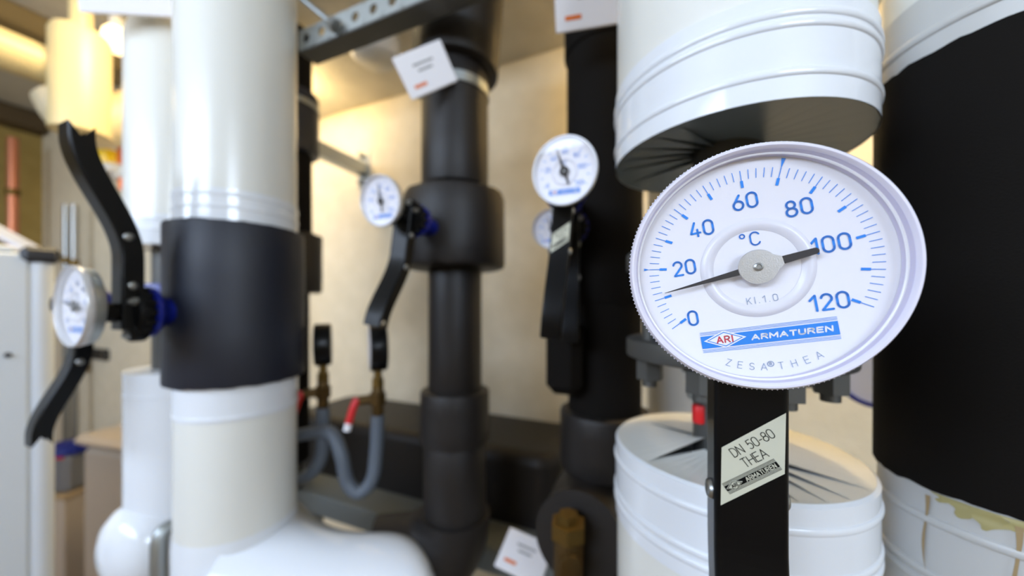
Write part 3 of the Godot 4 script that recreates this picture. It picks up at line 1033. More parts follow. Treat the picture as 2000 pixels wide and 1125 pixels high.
	part("lower_jacket", mb, M.pvc_white, t)
	mb = MB.new()
	mb.lathe([Vector2(r - 0.002, -EYE), Vector2(r - 0.002, -0.49)], 64)
	part("foot_jacket", mb, M.pvc_cream, t)
	mb = MB.new()
	mb.x = Transform3D(Basis(Vector3.RIGHT, PI / 2), Vector3(0, -0.455, 0))
	mb.lathe([Vector2(0.0, 0.112), Vector2(0.030, 0.109), Vector2(0.056, 0.099), Vector2(0.074, 0.082), Vector2(0.084, 0.058), Vector2(0.086, 0.035), Vector2(0.086, -0.01), Vector2(0.0, -0.01)].map(func(q): return Vector2(q.x, q.y)), 64)
	part("elbow_jacket", mb, M.pvc_white, t, "bulging white elbow at the foot")
	var hz := Vector3(sx, EYE, sz + 0.178)
	valve_handle("bent black valve lever pointing down to the lower left, beside the white cabinet", Transform3D(Basis.IDENTITY, hz + Vector3(0, 0.0, -0.003)), 0.110, false, false, 0.212)
	# mottled braided hose between the two pipes' feet
	var q := at(318, 1050, 0.60)
	mb = MB.new()
	mb.tube(curve([q + Vector3(0, 0.012, -0.03), q + Vector3(0.0, 0.010, 0), q + Vector3(0.002, -0.03, 0.006), q + Vector3(0, -0.10, 0.004), q + Vector3(0, -0.30, 0)]), 0.012, 16)
	var hose := part("braided_hose", mb, M.zinc, self)
	tag(hose, "mottled grey braided hose between the feet of the two white pipes", "hose")

func stain(parent: Node3D, r: float, m: Material, spots: Array, y: float) -> void:   # each: angle, half width, length
	for q in spots:
		var mb := MB.new()
		var a := deg_to_rad(q[0])
		var rows := 14
		for k in rows:
			var f := [float(k) / rows, float(k + 1) / rows]
			var c := []
			for i in 2:
				var w: float = q[1] * (1.0 - f[i] * f[i] * 0.9) * (1.0 + 0.35 * sin(f[i] * 8.0 + q[0]))
				var drift: float = 0.0012 * sin(f[i] * 5.0 + q[0] * 2.0)
				for side in ([-1.0, 1.0] if i == 0 else [1.0, -1.0]):
					for n in 1:
						var b: float = a + (drift + w * side) / r
						c.append(Vector3(cos(b) * (r + 0.0012), y - q[2] * f[i], sin(b) * (r + 0.0012)))
			mb.quad(c[0], c[1], c[2], c[3], Vector3(cos(a), 0, sin(a)))
		part("stain", mb, m, parent)

# ------------------------------------------------------------------ back row: the black pipes
func build_back_row() -> void:
	# middle black pipe: bearing of pixel 890, 0.544 from the eye's plane
	var p0 := at_plane(889, 595, 0.544)
	var t := thing("insulated_pipe", "black foam-insulated pipe in the middle of the picture with a wide collar", "pipe", Vector3(p0.x, EYE, p0.z))
	var z := 0.632
	var h := func(py: float, rr: float) -> float: return (595.0 - py) / F * (z - rr)
	var head := sleeve(t, "head_sleeve", 0.0770, -0.035, 0.22, M.foam_brown, 0.0, 0.0012, 11, 0.004)
	head.transform = Transform3D(Basis(cam_basis.z, deg_to_rad(-4.0)), Vector3(0.004, h.call(38, 0.079), 0))
	sleeve(t, "upper_sleeve", 0.0600, h.call(345, 0.06), h.call(130, 0.06) + 0.05, M.foam_brown, 0.0, 0.001, 12)
	sleeve(t, "collar", 0.0905, h.call(515, 0.09), h.call(345, 0.09), M.foam_brown, 0.0, 0.0035, 13, 0.010)
	sleeve(t, "middle_sleeve", 0.0480, h.call(780, 0.048), h.call(500, 0.048), M.foam_brown, 0.0, 0.0008, 14)
	sleeve(t, "lower_collar", 0.0620, h.call(890, 0.062), h.call(778, 0.062), M.foam_brown, 0.0, 0.0018, 15, 0.005)
	sleeve(t, "foot_sleeve", 0.0560, -0.42, h.call(885, 0.056), M.foam_brown, 0.0, 0.001, 16, 0.005)
	var mb := MB.new()
	mb.lathe([Vector2(0.0605, -0.008), Vector2(0.0622, -0.008), Vector2(0.0622, 0.008), Vector2(0.0605, 0.008)], 64)
	mb.box(Vector3(0.006, 0.020, 0.022), Vector3(-0.055, 0, 0.04), 0.001)
	var band := part("clamp_band", mb, M.zinc, t, "zinc clamp band round the upper sleeve")
	band.position = Vector3(0, h.call(142, 0.06), 0)
	# elbow to the white branch
	mb = MB.new()
	var dir := Vector3(p0.x - 0.090 + 0.637, 0, p0.z + 0.06 + 0.353).normalized()
	var path := []
	for i in 15:
		var a := (PI / 2) * i / 14.0
		var off := Vector3(0, -0.375, 0) - dir * 0.08
		path.append(off + dir * (0.08 * cos(a)) + Vector3(0, -0.08 * sin(a), 0))
	path.append(path[-1] - dir * 0.060)
	path.reverse()
	mb.tube(path, func(f: float) -> float: return 0.0755 - 0.012 * smoothstep(0.5, 1.0, f), 48)
	part("elbow", mb, M.foam_brown, t)
	mb = MB.new()
	mb.cyl(Vector3(0, -EYE, 0), Vector3(0, -0.46, 0), 0.030, 24)
	part("support_foot", mb, M.dull_steel, t)
	# its valve: small dial facing left of the camera
	var k := 0.70
	var sm := Basis.IDENTITY.scaled(Vector3.ONE * k)
	var g1 := at(745, 393, 0.466)
	valve_handle("short black lever hanging below the small blurred dial left of the middle pipe", Transform3D(Basis(cam_basis.z, deg_to_rad(-7.0)) * sm.scaled(Vector3(1.35, 1.06, 1.1)), g1 + Vector3(0.006, -0.012, -0.010)), 0.14, false, false, 0.20)
	thermometer("small blurred dial thermometer left of the middle black pipe", Transform3D(Basis(Vector3.RIGHT, deg_to_rad(9.0)) * sm, g1), 58.0, false)
	# right black pipe
	p0 = at_plane(1180, 595, 0.544)
	t = thing("insulated_pipe", "black insulated pipe just left of the two white drums", "pipe", Vector3(p0.x, EYE, p0.z))
	z = 0.532
	sleeve(t, "upper_sleeve", 0.0560, 0.0, 0.44, M.foam_dark, 0.0, 0.001, 21)
	sleeve(t, "top_sleeve", 0.0600, 0.375, 0.66, M.foam_dark, 0.0, 0.001, 22)
	sleeve(t, "middle_sleeve", 0.0540, -0.20, 0.06, M.foam_dark, 0.0, 0.001, 23)
	sleeve(t, "collar", 0.0665, -0.245, -0.158, M.foam_brown, 0.0, 0.0018, 24, 0.005)
	sleeve(t, "foot_sleeve", 0.050, -0.40, -0.24, M.foam_dark, 0.0, 0.001, 25)
	mb = MB.new()
	var q := at(1128, 1050, 0.44) - Vector3(p0.x, EYE, p0.z)
	mb.tube(curve([Vector3(0, -0.30, 0), Vector3(0, -0.345, 0.004), q + Vector3(0.0, 0.0, -0.10), q + Vector3(0, -0.003, -0.03), q], 6), func(f: float) -> float: return lerpf(0.050, 0.056, f), 40)
	part("elbow", mb, M.foam_brown, t)
	mb = MB.new()
	mb.cyl(Vector3(0, -EYE, 0), Vector3(0, -0.40, 0), 0.030, 24)
	part("support_foot", mb, M.dull_steel, t)
	mb = MB.new()
	mb.box(Vector3(0.05, 0.10, 0.075), Vector3(-0.045, -0.075, 0.045), 0.012)
	part("valve_wrap", mb, M.foam_dark, t)
	# brass drain valve on the end of that elbow
	var bv := at(1110, 1050, 0.425)
	t = thing("drain_valve", "old brass drain valve at the bottom, on the end of the black elbow", "valve", bv)
	t.basis = cam_basis
	mb = MB.new()
	mb.cyl(Vector3(0, -0.075, 0), Vector3(0, 0.006, 0), 0.018, 20, 0.002)
	mb.cyl(Vector3(0, -0.020, -0.02), Vector3(0, -0.020, 0.022), 0.013, 20, 0.002)
	part("body", mb, M.dark_brass, t)
	mb = MB.new()
	mb.hexa(Vector3(0.0, 0.002, 0), Vector3(0.0, 0.020, 0), 0.022)
	mb.hexa(Vector3(0.0, 0.020, 0), Vector3(0.0, 0.030, 0), 0.012)
	part("hex_cap", mb, M.brass, t)
	# its dials and levers
	var g2 := at(1103, 335, 0.330)
	var f2 := look(g2, Vector3(0.03, EYE + 0.04, 0.30), 0.0)
	thermometer("small blurred dial thermometer on the right black pipe, pointer near vertical", Transform3D((f2 * Basis(Vector3.UP, deg_to_rad(-14.0))).scaled(Vector3.ONE * 0.66), g2), 50.0, false)
	valve_handle("black lever with small pale label below the blurred dial of the right black pipe", Transform3D(Basis(cam_basis.z, deg_to_rad(-5.0)) * f2.scaled(Vector3.ONE * 0.68), g2 + Vector3(-0.004, -0.008, -0.006)), 0.30, false, true, 0.215)
	var g3 := at(1078, 447, 0.44)
	thermometer("partly hidden dial thermometer behind the lever of the right black pipe", Transform3D(f2.scaled(Vector3.ONE * 0.52), g3), 50.0, false)
	valve_handle("second black lever half hidden behind the first one at the right black pipe", Transform3D(f2.scaled(Vector3.ONE * 0.72), g3 + Vector3(0.020, 0.006, -0.010)), 0.20, false, false, 0.20)
	# third black pipe, behind the white pipe left of centre
	var p3 := at_plane(566, 595, 0.60)
	t = thing("insulated_pipe", "slim black pipe mostly hidden behind the white pipe left of centre", "pipe", Vector3(p3.x, EYE, p3.z))
	z = 0.80
	sleeve(t, "upper_sleeve", 0.050, 0.16, 0.70, M.foam_dark, 0.0, 0.001, 31)
	sleeve(t, "coupling", 0.066, 0.385, 0.54, M.foam, 0.0, 0.001, 32, 0.006)
	sleeve(t, "collar", 0.074, 0.03, 0.18, M.foam_brown, 0.0, 0.003, 33, 0.006)
	sleeve(t, "lower_sleeve", 0.044, -0.40, 0.04, M.foam_dark, 0.0, 0.001, 34)
	mb = MB.new()
	mb.lathe([Vector2(0.0665, 0.50), Vector2(0.068, 0.50), Vector2(0.068, 0.512), Vector2(0.0665, 0.512)], 48)
	part("clamp_band", mb, M.zinc, t)
	mb = MB.new()
	mb.cyl(Vector3(0, -0.47, 0), Vector3(0, -0.40, 0), 0.03, 24)
	part("support_foot", mb, M.dull_steel, t)

# ------------------------------------------------------------------ what stands and hangs between and behind
func build_back_details() -> void:
	var eye := Vector3(0, EYE, 0)
	# label plates
	var p := at(832, 137, 0.545)
	label_plate("white label plate tilted in front of the middle black pipe's clamp", p, look(p, eye + Vector3(0.1, 0.2, 0), 31.0), 0.082, 0.060, true)
	p = at(1146, -2, 0.42)
	label_plate("white label plate at the top edge above the right black pipe", p, look(p, eye + Vector3(0.05, 0.1, 0), 4.0), 0.076, 0.058, true)
	p = at(1024, 1085, 0.56)
	label_plate("white label plate at the bottom edge, leaning beside the brass drain valve", p, look(p, eye + Vector3(-0.1, 0.5, 0), -14.0), 0.078, 0.062, true)
	p = at(262, -2, 0.62)
	label_plate("white label plate at the top left, above the half hidden white pipe", p, look(p, eye + Vector3(0.5, 1.0, 1.2), 14.0), 0.150, 0.070, false)
	# insulated vessel behind the middle pipe
	var t := thing("insulated_vessel", "low black insulated box vessel against the wall behind the middle pipe", "vessel", Vector3(-0.60, 1.03, -0.805))
	var mb := MB.new()
	rounded_block(mb, Vector3(0.82, 0.155, 0.24), 0.055)
	part("shell", mb, M.foam_brown, t)
	mb = MB.new()
	mb.cyl(Vector3(0.10, 0.150, 0.02), Vector3(0.10, 0.176, 0.02), 0.012, 16, 0.002)
	mb.box(Vector3(0.018, 0.03, 0.008), Vector3(0.07, 0.165, 0.03), 0.001)
	part("vent_screw", mb, M.dark_brass, t)
	# grey steel base tray along the wall
	t = thing("base_tray", "grey steel base channel on the floor stand under the black pipes", "tray", Vector3(-0.20, 1.03, -0.765))
	mb = MB.new()
	mb.box(Vector3(1.5, 0.012, 0.32), Vector3(0, -0.006, 0), 0.002)
	mb.box(Vector3(1.5, 0.05, 0.006), Vector3(0, -0.025, 0.160), 0.002)
	part("top_plate", mb, M.tray_grey, t)
	for sx in [-0.65, 0.65]:
		for sz in [-0.13, 0.13]:
			mb = MB.new()
			mb.box(Vector3(0.05, 1.018, 0.05), Vector3(sx, -0.521, sz), 0.003)
			part("leg", mb, M.tray_grey, t)
	# pressure gauges on their hoses
	var ax := cam_basis * Vector3(0.90, 0.02, -0.43)
	for s in [[631, 673, 0.66, 0.0395, "left pressure gauge of the two, seen edge-on above a grey hose", 0.0], [738, 678, 0.63, 0.0425, "right pressure gauge of the two, seen edge-on above a looped grey hose", 1.0]]:
		var c := at(s[0], s[1], s[2])
		t = thing("pressure_gauge", s[4], "pressure gauge", c)
		mb = MB.new()
		mb.cyl(-ax * 0.0145, ax * 0.0145, s[3], 48, 0.003)
		part("case", mb, M.black_enamel, t)
		mb = MB.new()
		mb.cyl(-ax * 0.0150, -ax * 0.0143, s[3] - 0.004, 40)
		part("dial_face", mb, M.dial_white, t)
		mb = MB.new()
		mb.cyl(Vector3(0, -s[3] + 0.002, 0), Vector3(0, -s[3] - 0.016, 0), 0.007, 12)
		mb.hexa(Vector3(0, -s[3] - 0.014, 0), Vector3(0, -s[3] - 0.028, 0), 0.011)
		part("socket", mb, M.brass, t)
		# valve below
		var v := thing("gauge_valve", "brass gauge valve with a red handle below the " + ("right" if s[5] > 0.5 else "left") + " pressure gauge", "valve", c + Vector3(0, -s[3] - 0.028, 0))
		mb = MB.new()
		mb.cyl(Vector3.ZERO, Vector3(0, -0.052, 0), 0.010, 16, 0.001)
		mb.cyl(Vector3(0, -0.022, 0), Vector3(0, -0.022, 0) - ax * 0.032, 0.0085, 14, 0.001)
		mb.hexa(Vector3(0, -0.012, 0), Vector3(0, -0.032, 0), 0.015)
		part("body", mb, M.dark_brass, v)
		mb = MB.new()
		var hp := Vector3(0, -0.018, 0) - ax * 0.034
		mb.tube(curve([hp, hp - ax * 0.004 + Vector3(0, -0.015, 0.004), hp - ax * 0.008 + Vector3(0, -0.040, 0.008)], 6), 0.0065, 12)
		part("handle", mb, M.red, v, "red handle")
		mb = MB.new()
		mb.tube([hp - ax * 0.008 + Vector3(0, -0.040, 0.008), hp - ax * 0.010 + Vector3(0, -0.052, 0.009)], 0.006, 12)
		part("handle_tip", mb, M.print_white, v, "pale tip of the handle")
		# hose
		var top := c + Vector3(0, -s[3] - 0.080, 0)
		mb = MB.new()
		var d: float = s[2]
		if s[5] > 0.5:
			mb.tube(curve([top, at(735, 880, d), at(727, 935, d - 0.005), at(702, 962, d - 0.01), at(678, 940, d - 0.01), at(667, 890, d - 0.01), at(650, 850, d), at(625, 843, d + 0.01), at(560, 855, d + 0.05)]), 0.0118, 18)
		else:
			mb.tube(curve([top, at(631, 850, d), at(628, 890, d), at(612, 920, d), at(585, 936, d + 0.02), at(540, 930, d + 0.05)]), 0.0118, 18)
		var hose := part(numbered("gauge_hose"), mb, M.hose_grey, self)
		tag(hose, "grey hose looping down below the right pressure gauge" if s[5] > 0.5 else "grey hose curving to the left below the left pressure gauge", "hose")
	# perforated rail under the bulkhead, along the wall
	t = thing("perforated_rail", "grey perforated steel rail running up to the right under the ceiling", "rail", Vector3(-0.3875, EYE + 0.438, -0.41))
	mb = MB.new()
	var L := 0.375
	perforated(mb, L, 0.035, 0.0025, 10)
	part("side_web", mb, M.zinc, t, "side of the rail with a row of round holes")
	mb = MB.new()
	mb.box(Vector3(L, 0.003, 0.034), Vector3(0, -0.0015, -0.017), 0.0005)
	mb.box(Vector3(L, 0.035, 0.003), Vector3(0, 0.0175, -0.0325), 0.0005)
	part("bottom_web", mb, M.dull_steel, t)
	mb = MB.new()
	var a := at(656, 52, 0.555)
	var b := at(566, -22, 0.555)
	mb.cyl(a, b, 0.0038, 14)
	for i in 40:
		var m := a.lerp(b, (i + 0.5) / 40.0)
		mb.cyl(m, m + (b - a).normalized() * 0.0012, 0.0045, 12)
	t = thing("threaded_rod", "thin zinc threaded rod with a nut against the perforated rail", "rod")
	part("rod", mb, M.zinc, t)
	mb = MB.new()
	mb.hexa(a.lerp(b, 0.0), a.lerp(b, 0.10), 0.0115)
	part("nut", mb, M.steel, t)
	# bracket on the wall
	var w1 := at_plane(712, 333, -WALL)
	t = thing("wall_bracket", "zinc strut bracket standing out from the wall, ending in a bolted plate", "bracket", w1)
	mb = MB.new()
	for s in [-1.0, 1.0]:
		mb.box(Vector3(0.003, 0.041, 0.34), Vector3(s * 0.019, 0, 0.17), 0.001)
	mb.box(Vector3(0.041, 0.003, 0.34), Vector3(0, -0.019, 0.17), 0.001)
	part("strut", mb, M.zinc, t)
	mb = MB.new()
	mb.box(Vector3(0.05, 0.13, 0.006), Vector3(0, 0, 0.003), 0.001)
	part("wall_plate", mb, M.zinc, t)
	for y in [-0.05, 0.05]:
		mb = MB.new()
		mb.hexa(Vector3(0, y, 0.006), Vector3(0, y, 0.018), 0.011)
		mb.cyl(Vector3(0, y, 0.018), Vector3(0, y, 0.030), 0.006, 12)
		part("bolt", mb, M.steel, t)
	# white stub below the bulkhead
	var c1 := at_plane(733, 60, 0.72)
	t = thing("pipe_stub", "short white capped pipe stub coming out of the bulkhead", "pipe", Vector3(c1.x, 2.218, c1.z))
	mb = MB.new()
	mb.lathe([Vector2(0.0, -0.062), Vector2(0.050, -0.060), Vector2(0.062, -0.050), Vector2(0.066, -0.030), Vector2(0.066, 0.02)], 40)
	part("cap", mb, M.pvc_grey, t)
	# between the drums, behind the big dial: a grey jacketed pipe, a dial's back, a red-capped fitting
	var g := at_plane(1330, 760, 0.72)
	t = thing("jacketed_pipe", "plain blue-grey pipe behind the gap between the two white drums", "pipe", Vector3(g.x, 1.03, g.z))
	mb = MB.new()
	mb.lathe([Vector2(0.058, 0.0), Vector2(0.058, 1.188)], 48)
	part("jacket", mb, M.pvc_grey, t)
	g = at(1366, 800, 0.30)
	t = thing("drain_fitting", "small fitting with a red cap on the lid of the lower white drum", "fitting", Vector3(g.x, EYE - 0.118, g.z))
	mb = MB.new()
	mb.cyl(Vector3(0.012, 0.0, 0), Vector3(0.012, 0.030, 0), 0.011, 18, 0.001)
	mb.cyl(Vector3(0.004, 0.036, 0), Vector3(0.004, 0.052, 0), 0.014, 18, 0.004)
	part("body", mb, M.zinc, t)
	mb = MB.new()
	mb.cyl(Vector3(-0.001, 0.018, 0.006), Vector3(-0.001, 0.033, 0.006), 0.0052, 14, 0.001)
	part("cap", mb, M.red, t, "red cap")
	g = at_plane(1712, 735, 0.62)
	t = thing("dial_thermometer", "blue-rimmed dial half hidden between the large dial and the black sleeve", "thermometer", g, look(g, eye + Vector3(-0.25, 0, 0.1)))
	mb = MB.new()
	mb.x = Transform3D(Basis(Vector3.RIGHT, PI / 2), Vector3.ZERO)
	mb.lathe([Vector2(0, -0.012), Vector2(0.038, -0.012), Vector2(0.042, -0.004), Vector2(0.042, 0.006), Vector2(0.037, 0.007), Vector2(0.036, 0.002)], 48)
	part("rim", mb, M.blue_enamel, t, "blue rim")
	mb = MB.new()
	mb.x = Transform3D(Basis(Vector3.RIGHT, PI / 2), Vector3.ZERO)
	mb.lathe([Vector2(0.037, 0.002), Vector2(0, 0.002)], 48)
	part("dial_face", mb, M.dial_ring, t)
	mb = MB.new()
	mb.cyl(Vector3(0, 0, -0.012), Vector3(0, 0, -0.40), 0.008, 14)
	part("stem", mb, M.dull_steel, t)

func rounded_block(mb: MB, h2: Vector3, r: float) -> void:   # h2: full x, height, full z; stands on y = 0
	var hx := h2.x / 2 - r
	var hz := h2.z / 2 - r
	var out := []
	for c in [[1, 1, 0], [-1, 1, 90], [-1, -1, 180], [1, -1, 270]]:
		for i in 9:
			var a := deg_to_rad(c[2] + 90.0 * i / 8.0)
			out.append([Vector3(c[0] * hx, 0, c[1] * hz), Vector3(cos(a), 0, sin(a))])
	var prof := [[0.0, 0.0, 1.0, 0.0]]
	var e := 0.03
	for i in 7:
		var a := (PI / 2) * i / 6.0
		prof.append([-(1.0 - cos(a)) * e, h2.y - e + sin(a) * e, cos(a), sin(a)])
	var m := out.size()
	for k in prof.size() - 1:
		for i in m:
			var j := (i + 1) % m
			var p: Array = prof[k]
			var q: Array = prof[k + 1]
			var A: Vector3 = out[i][0] + out[i][1] * (r + p[0]) + Vector3(0, p[1], 0)
			var B: Vector3 = out[j][0] + out[j][1] * (r + p[0]) + Vector3(0, p[1], 0)
			var C: Vector3 = out[j][0] + out[j][1] * (r + q[0]) + Vector3(0, q[1], 0)
			var D: Vector3 = out[i][0] + out[i][1] * (r + q[0]) + Vector3(0, q[1], 0)
			var nA: Vector3 = out[i][1] * p[2] + Vector3(0, p[3], 0)
			var nB: Vector3 = out[j][1] * p[2] + Vector3(0, p[3], 0)
			var nC: Vector3 = out[j][1] * q[2] + Vector3(0, q[3], 0)
			var nD: Vector3 = out[i][1] * q[2] + Vector3(0, q[3], 0)
			mb.tri(A, B, C, nA, nB, nC)
			mb.tri(A, C, D, nA, nC, nD)
	for i in m:
		var j := (i + 1) % m
		var A: Vector3 = out[i][0] + out[i][1] * (r - e) + Vector3(0, h2.y, 0)
		var B: Vector3 = out[j][0] + out[j][1] * (r - e) + Vector3(0, h2.y, 0)
		mb.flat(Vector3(0, h2.y, 0), A, B, Vector3.UP)
		A = out[i][0] + out[i][1] * r
		B = out[j][0] + out[j][1] * r
		mb.flat(Vector3.ZERO, A, B, Vector3.DOWN)

func perforated(mb: MB, L: float, H: float, th: float, count: int) -> void:   # a plate in x,y with round holes, its front at z = 0
	var cw := L / count
	for i in count:
		var c := Vector2(-L / 2 + (i + 0.5) * cw, H / 2)
		var r := 0.0078
		var k := 16
		for j in k:
			var a0 := TAU * j / k
			var a1 := TAU * (j + 1) / k
			var p := []
			for a in [a0, a1]:
				var d := Vector2.from_angle(a)
				var s := minf(cw / 2 / maxf(absf(d.x), 1e-6), H / 2 / maxf(absf(d.y), 1e-6))
				p.append(c + d * r)
				p.append(c + d * s)
			for z in [0.0, -th]:
				mb.quad(Vector3(p[0].x, p[0].y, z), Vector3(p[1].x, p[1].y, z), Vector3(p[3].x, p[3].y, z), Vector3(p[2].x, p[2].y, z), Vector3(0, 0, 1 if z == 0.0 else -1))
			var dm := Vector2.from_angle((a0 + a1) / 2)
			mb.quad(Vector3(p[0].x, p[0].y, 0), Vector3(p[2].x, p[2].y, 0), Vector3(p[2].x, p[2].y, -th), Vector3(p[0].x, p[0].y, -th), Vector3(-dm.x, -dm.y, 0))

# ------------------------------------------------------------------ the far left of the room
func build_left_side() -> void:
	# the warm lamp
	var p := at(228, 76, 1.45)
	var t := thing("bulkhead_lamp", "glaring warm ceiling lamp beside the half hidden white pipe at the top left", "lamp", p)
	var mb := MB.new()
	mb.lathe([Vector2(0, -0.060), Vector2(0.022, -0.056), Vector2(0.040, -0.038), Vector2(0.046, -0.010), Vector2(0.040, 0.024), Vector2(0.026, 0.042), Vector2(0, 0.046)], 32)
	part("bulb", mb, M.bulb, t, "glowing globe")
	mb = MB.new()
	mb.cyl(Vector3(0, 0.042, 0), Vector3(0, 0.085, 0), 0.022, 24, 0.003)
	mb.cyl(Vector3(0, 0.08, 0), Vector3(0, CEIL - p.y, 0), 0.008, 12)
	part("holder", mb, M.frame_white, t)
	var l := OmniLight3D.new()
	l.name = "bulb_light"
	l.light_color = Color(1.0, 0.84, 0.48)
	l.light_energy = 0.010
	l.light_size = 0.06
	l.omni_range = 12.0
	l.omni_attenuation = 2.0
	l.shadow_enabled = true
	t.add_child(l)
	unseen_ceiling_lamp()
	unseen_lamp(Vector3(0.20, 2.218, -0.70), "unseen warm globe lamp under the bulkhead behind the upper white drum, lighting the wall", 0.30)
	unseen_lamp(Vector3(-1.09, 2.218, -0.72), "unseen warm globe lamp under the bulkhead behind the white tee pipe, lighting the wall", 0.10)
	# overhead jacketed pipe with its drop and elbow
	var x0 := at(158, 160, 1.30)
	t = thing("overhead_pipe", "large cream pipe at the top left running overhead into a vertical drop", "pipe", Vector3(x0.x, x0.y, x0.z))
	mb = MB.new()
	var c := at(118, 140, 1.30) - x0
	mb.tube([c + Vector3(0, 0, -0.10), c, c + Vector3(0, 0, 1.6)], 0.066, 40)
	part("overhead_jacket", mb, M.pvc_yellow, t)
	var ytop := at(150, 66, 1.30).y - x0.y
	var ybot := at(150, 262, 1.30).y - x0.y
	mb = MB.new()
	mb.lathe([Vector2(0.0, ybot - 0.01), Vector2(0.078, ybot), Vector2(0.078, ytop - 0.02), Vector2(0.070, ytop), Vector2(0.0, ytop + 0.004)], 48)
	mb.cyl(Vector3(0, ytop, 0), Vector3(0, CEIL - x0.y, 0), 0.030, 20)
	part("drop_jacket", mb, M.pvc_yellow, t)
	mb = MB.new()
	var e0 := at(150, 228, 1.32) - x0
	mb.tube(curve([e0 + Vector3(-0.02, 0.06, 0.02), e0, at(185, 245, 1.36) - x0, at(260, 225, 1.45) - x0, at(330, 190, 1.5) - x0], 8), 0.085, 40)
	part("elbow_jacket", mb, M.pvc_tan, t, "dull tan elbow below the drop")
	# trunkings along the left wall and overhead
	for s in [["trunking", Vector3(-2.62, CEIL - 0.045, 0.25), Vector3(0.22, 0.09, 2.38), "pale ochre cable trunking under the ceiling, nearer one at the far left"], ["trunking_dark", Vector3(LEFT + 0.07, CEIL - 0.06, 0.25), Vector3(0.14, 0.12, 2.38), "dark brown cable trunking in the corner above the warm-tinted end wall"]]:
		var o := thing("cable_trunking", s[3], "trunking", s[1])
		mb = MB.new()
		mb.box(s[2], Vector3.ZERO, 0.006)
		part("channel", mb, M[s[0]], o)
		mb = MB.new()
		mb.box(Vector3(0.006, s[2].y - 0.03, 2.36), Vector3(s[2].x / 2 + 0.003, 0, 0), 0.002)
		part("lid", mb, M[s[0]], o)
	# cabinet
	var cb := at(46, 480, 0.86)
	var yaw := deg_to_rad(79.0)
	var top := at(46, 478, 0.86).y
	t = thing("boiler_cabinet", "tall white cabinet with a black top corner trim at the left edge", "cabinet", Vector3(cb.x, 0, cb.z), Basis(Vector3.UP, yaw))
	mb = MB.new()
	mb.box(Vector3(0.53, top - 0.04, 0.40), Vector3(-0.255, (top - 0.04) / 2 + 0.02, -0.20), 0.006)
	part("body", mb, M.cabinet_white, t)
	mb = MB.new()
	mb.x = Transform3D(Basis.IDENTITY, Vector3(0.024, 0.02, -0.024))
	mb.lathe([Vector2(0.0, 0.0), Vector2(0.024, 0.0), Vector2(0.024, top - 0.06), Vector2(0.0, top - 0.06)], 32)
	mb.x = Transform3D.IDENTITY
	mb.box(Vector3(0.034, top - 0.06, 0.30), Vector3(0.029, (top - 0.06) / 2 + 0.02, -0.18), 0.004)
	part("corner_post", mb, M.cabinet_side, t, "bluish white rounded corner post")
	mb = MB.new()
	mb.box(Vector3(0.062, 0.040, 0.36), Vector3(0.026, top - 0.022, -0.17), 0.010)
	part("corner_trim", mb, M.cabinet_trim, t, "black corner trim")
	mb = MB.new()
	mb.box(Vector3(0.50, 0.014, 0.39), Vector3(-0.262, top - 0.012, -0.20), 0.004)
	part("lid", mb, M.cabinet_white, t)
	mb = MB.new()
	mb.cyl(Vector3(-0.022, top - 0.27, -0.002), Vector3(-0.022, top - 0.27, 0.004), 0.006, 14)
	part("lock", mb, M.dark_grey, t)
	# folded papers on the cabinet
	p = at(-2, 455, 0.94)
	t = thing("paper_stack", "white papers leaning on top of the white cabinet", "papers", Vector3(p.x, top - 0.004, p.z), Basis(Vector3.UP, yaw))
	mb = MB.new()
	mb.x = Transform3D(Basis(Vector3(0, 0, 1), deg_to_rad(-38)), Vector3(0.02, 0.03, 0))
	mb.box(Vector3(0.12, 0.010, 0.12), Vector3.ZERO, 0.001)
	mb.box(Vector3(0.115, 0.008, 0.115), Vector3(0.004, 0.011, 0.0), 0.001)
	mb.x = Transform3D.IDENTITY
	mb.box(Vector3(0.13, 0.012, 0.12), Vector3(-0.02, 0.006, 0), 0.001)
	part("sheets", mb, M.paper, t)
	# pipes on the far wall
	for s in [[25, 270, 2.18, 0.024, "copper", "copper_pipe", "pink copper pipe standing at the far left behind the cabinet"], [129, 400, 2.13, 0.015, "steel", "steel_pipe", "left chrome pipe of the pair beside the raised lever"], [145, 400, 2.03, 0.014, "steel", "steel_pipe", "right chrome pipe of the pair beside the raised lever"]]:
		p = at(s[0], s[1], s[2])
		t = thing(s[5], s[6], "pipe", Vector3(p.x, 0, p.z))
		mb = MB.new()
		mb.cyl(Vector3.ZERO, Vector3(0, p.y, 0), s[3], 20)
		part("tube", mb, M[s[4]], t)
		mb = MB.new()
		mb.cyl(Vector3(0, p.y - 0.36, 0), Vector3(0, p.y - 0.32, 0), s[3] + 0.006, 20, 0.002)
		part("coupling", mb, M.brass, t)
	# yellow gas valve on a white fitting
	p = at(217, 312, 1.5)
	t = thing("gas_valve", "yellow capped valve on a white fitting below the tan elbow", "valve", p, cam_basis)
	mb = MB.new()
	mb.cyl(Vector3(0.01, -0.075, 0), Vector3(0, -0.03, 0), 0.060, 24, 0.02)
	mb.cyl(Vector3(0.02, -0.06, 0), Vector3(0.16, -0.02, -0.05), 0.035, 20)
	mb.cyl(Vector3(0.02, -0.05, 0), Vector3(0.02, -0.05, 0) + cam_basis.inverse() * Vector3(0, 0, WALL - p.z + 0.01), 0.020, 16)
	part("fitting", mb, M.pvc_grey, t)
	mb = MB.new()
	mb.cyl(Vector3(0, -0.03, 0), Vector3(0.0, 0.035, 0), 0.040, 24, 0.008)
	part("cap", mb, M.yellow, t, "bright yellow cap")
	mb = MB.new()
	mb.tube(curve([Vector3(0.035, 0.20, -0.02), Vector3(0.045, 0.10, 0), Vector3(0.045, -0.02, 0), Vector3(0.05, -0.13, 0)]), 0.012, 14)
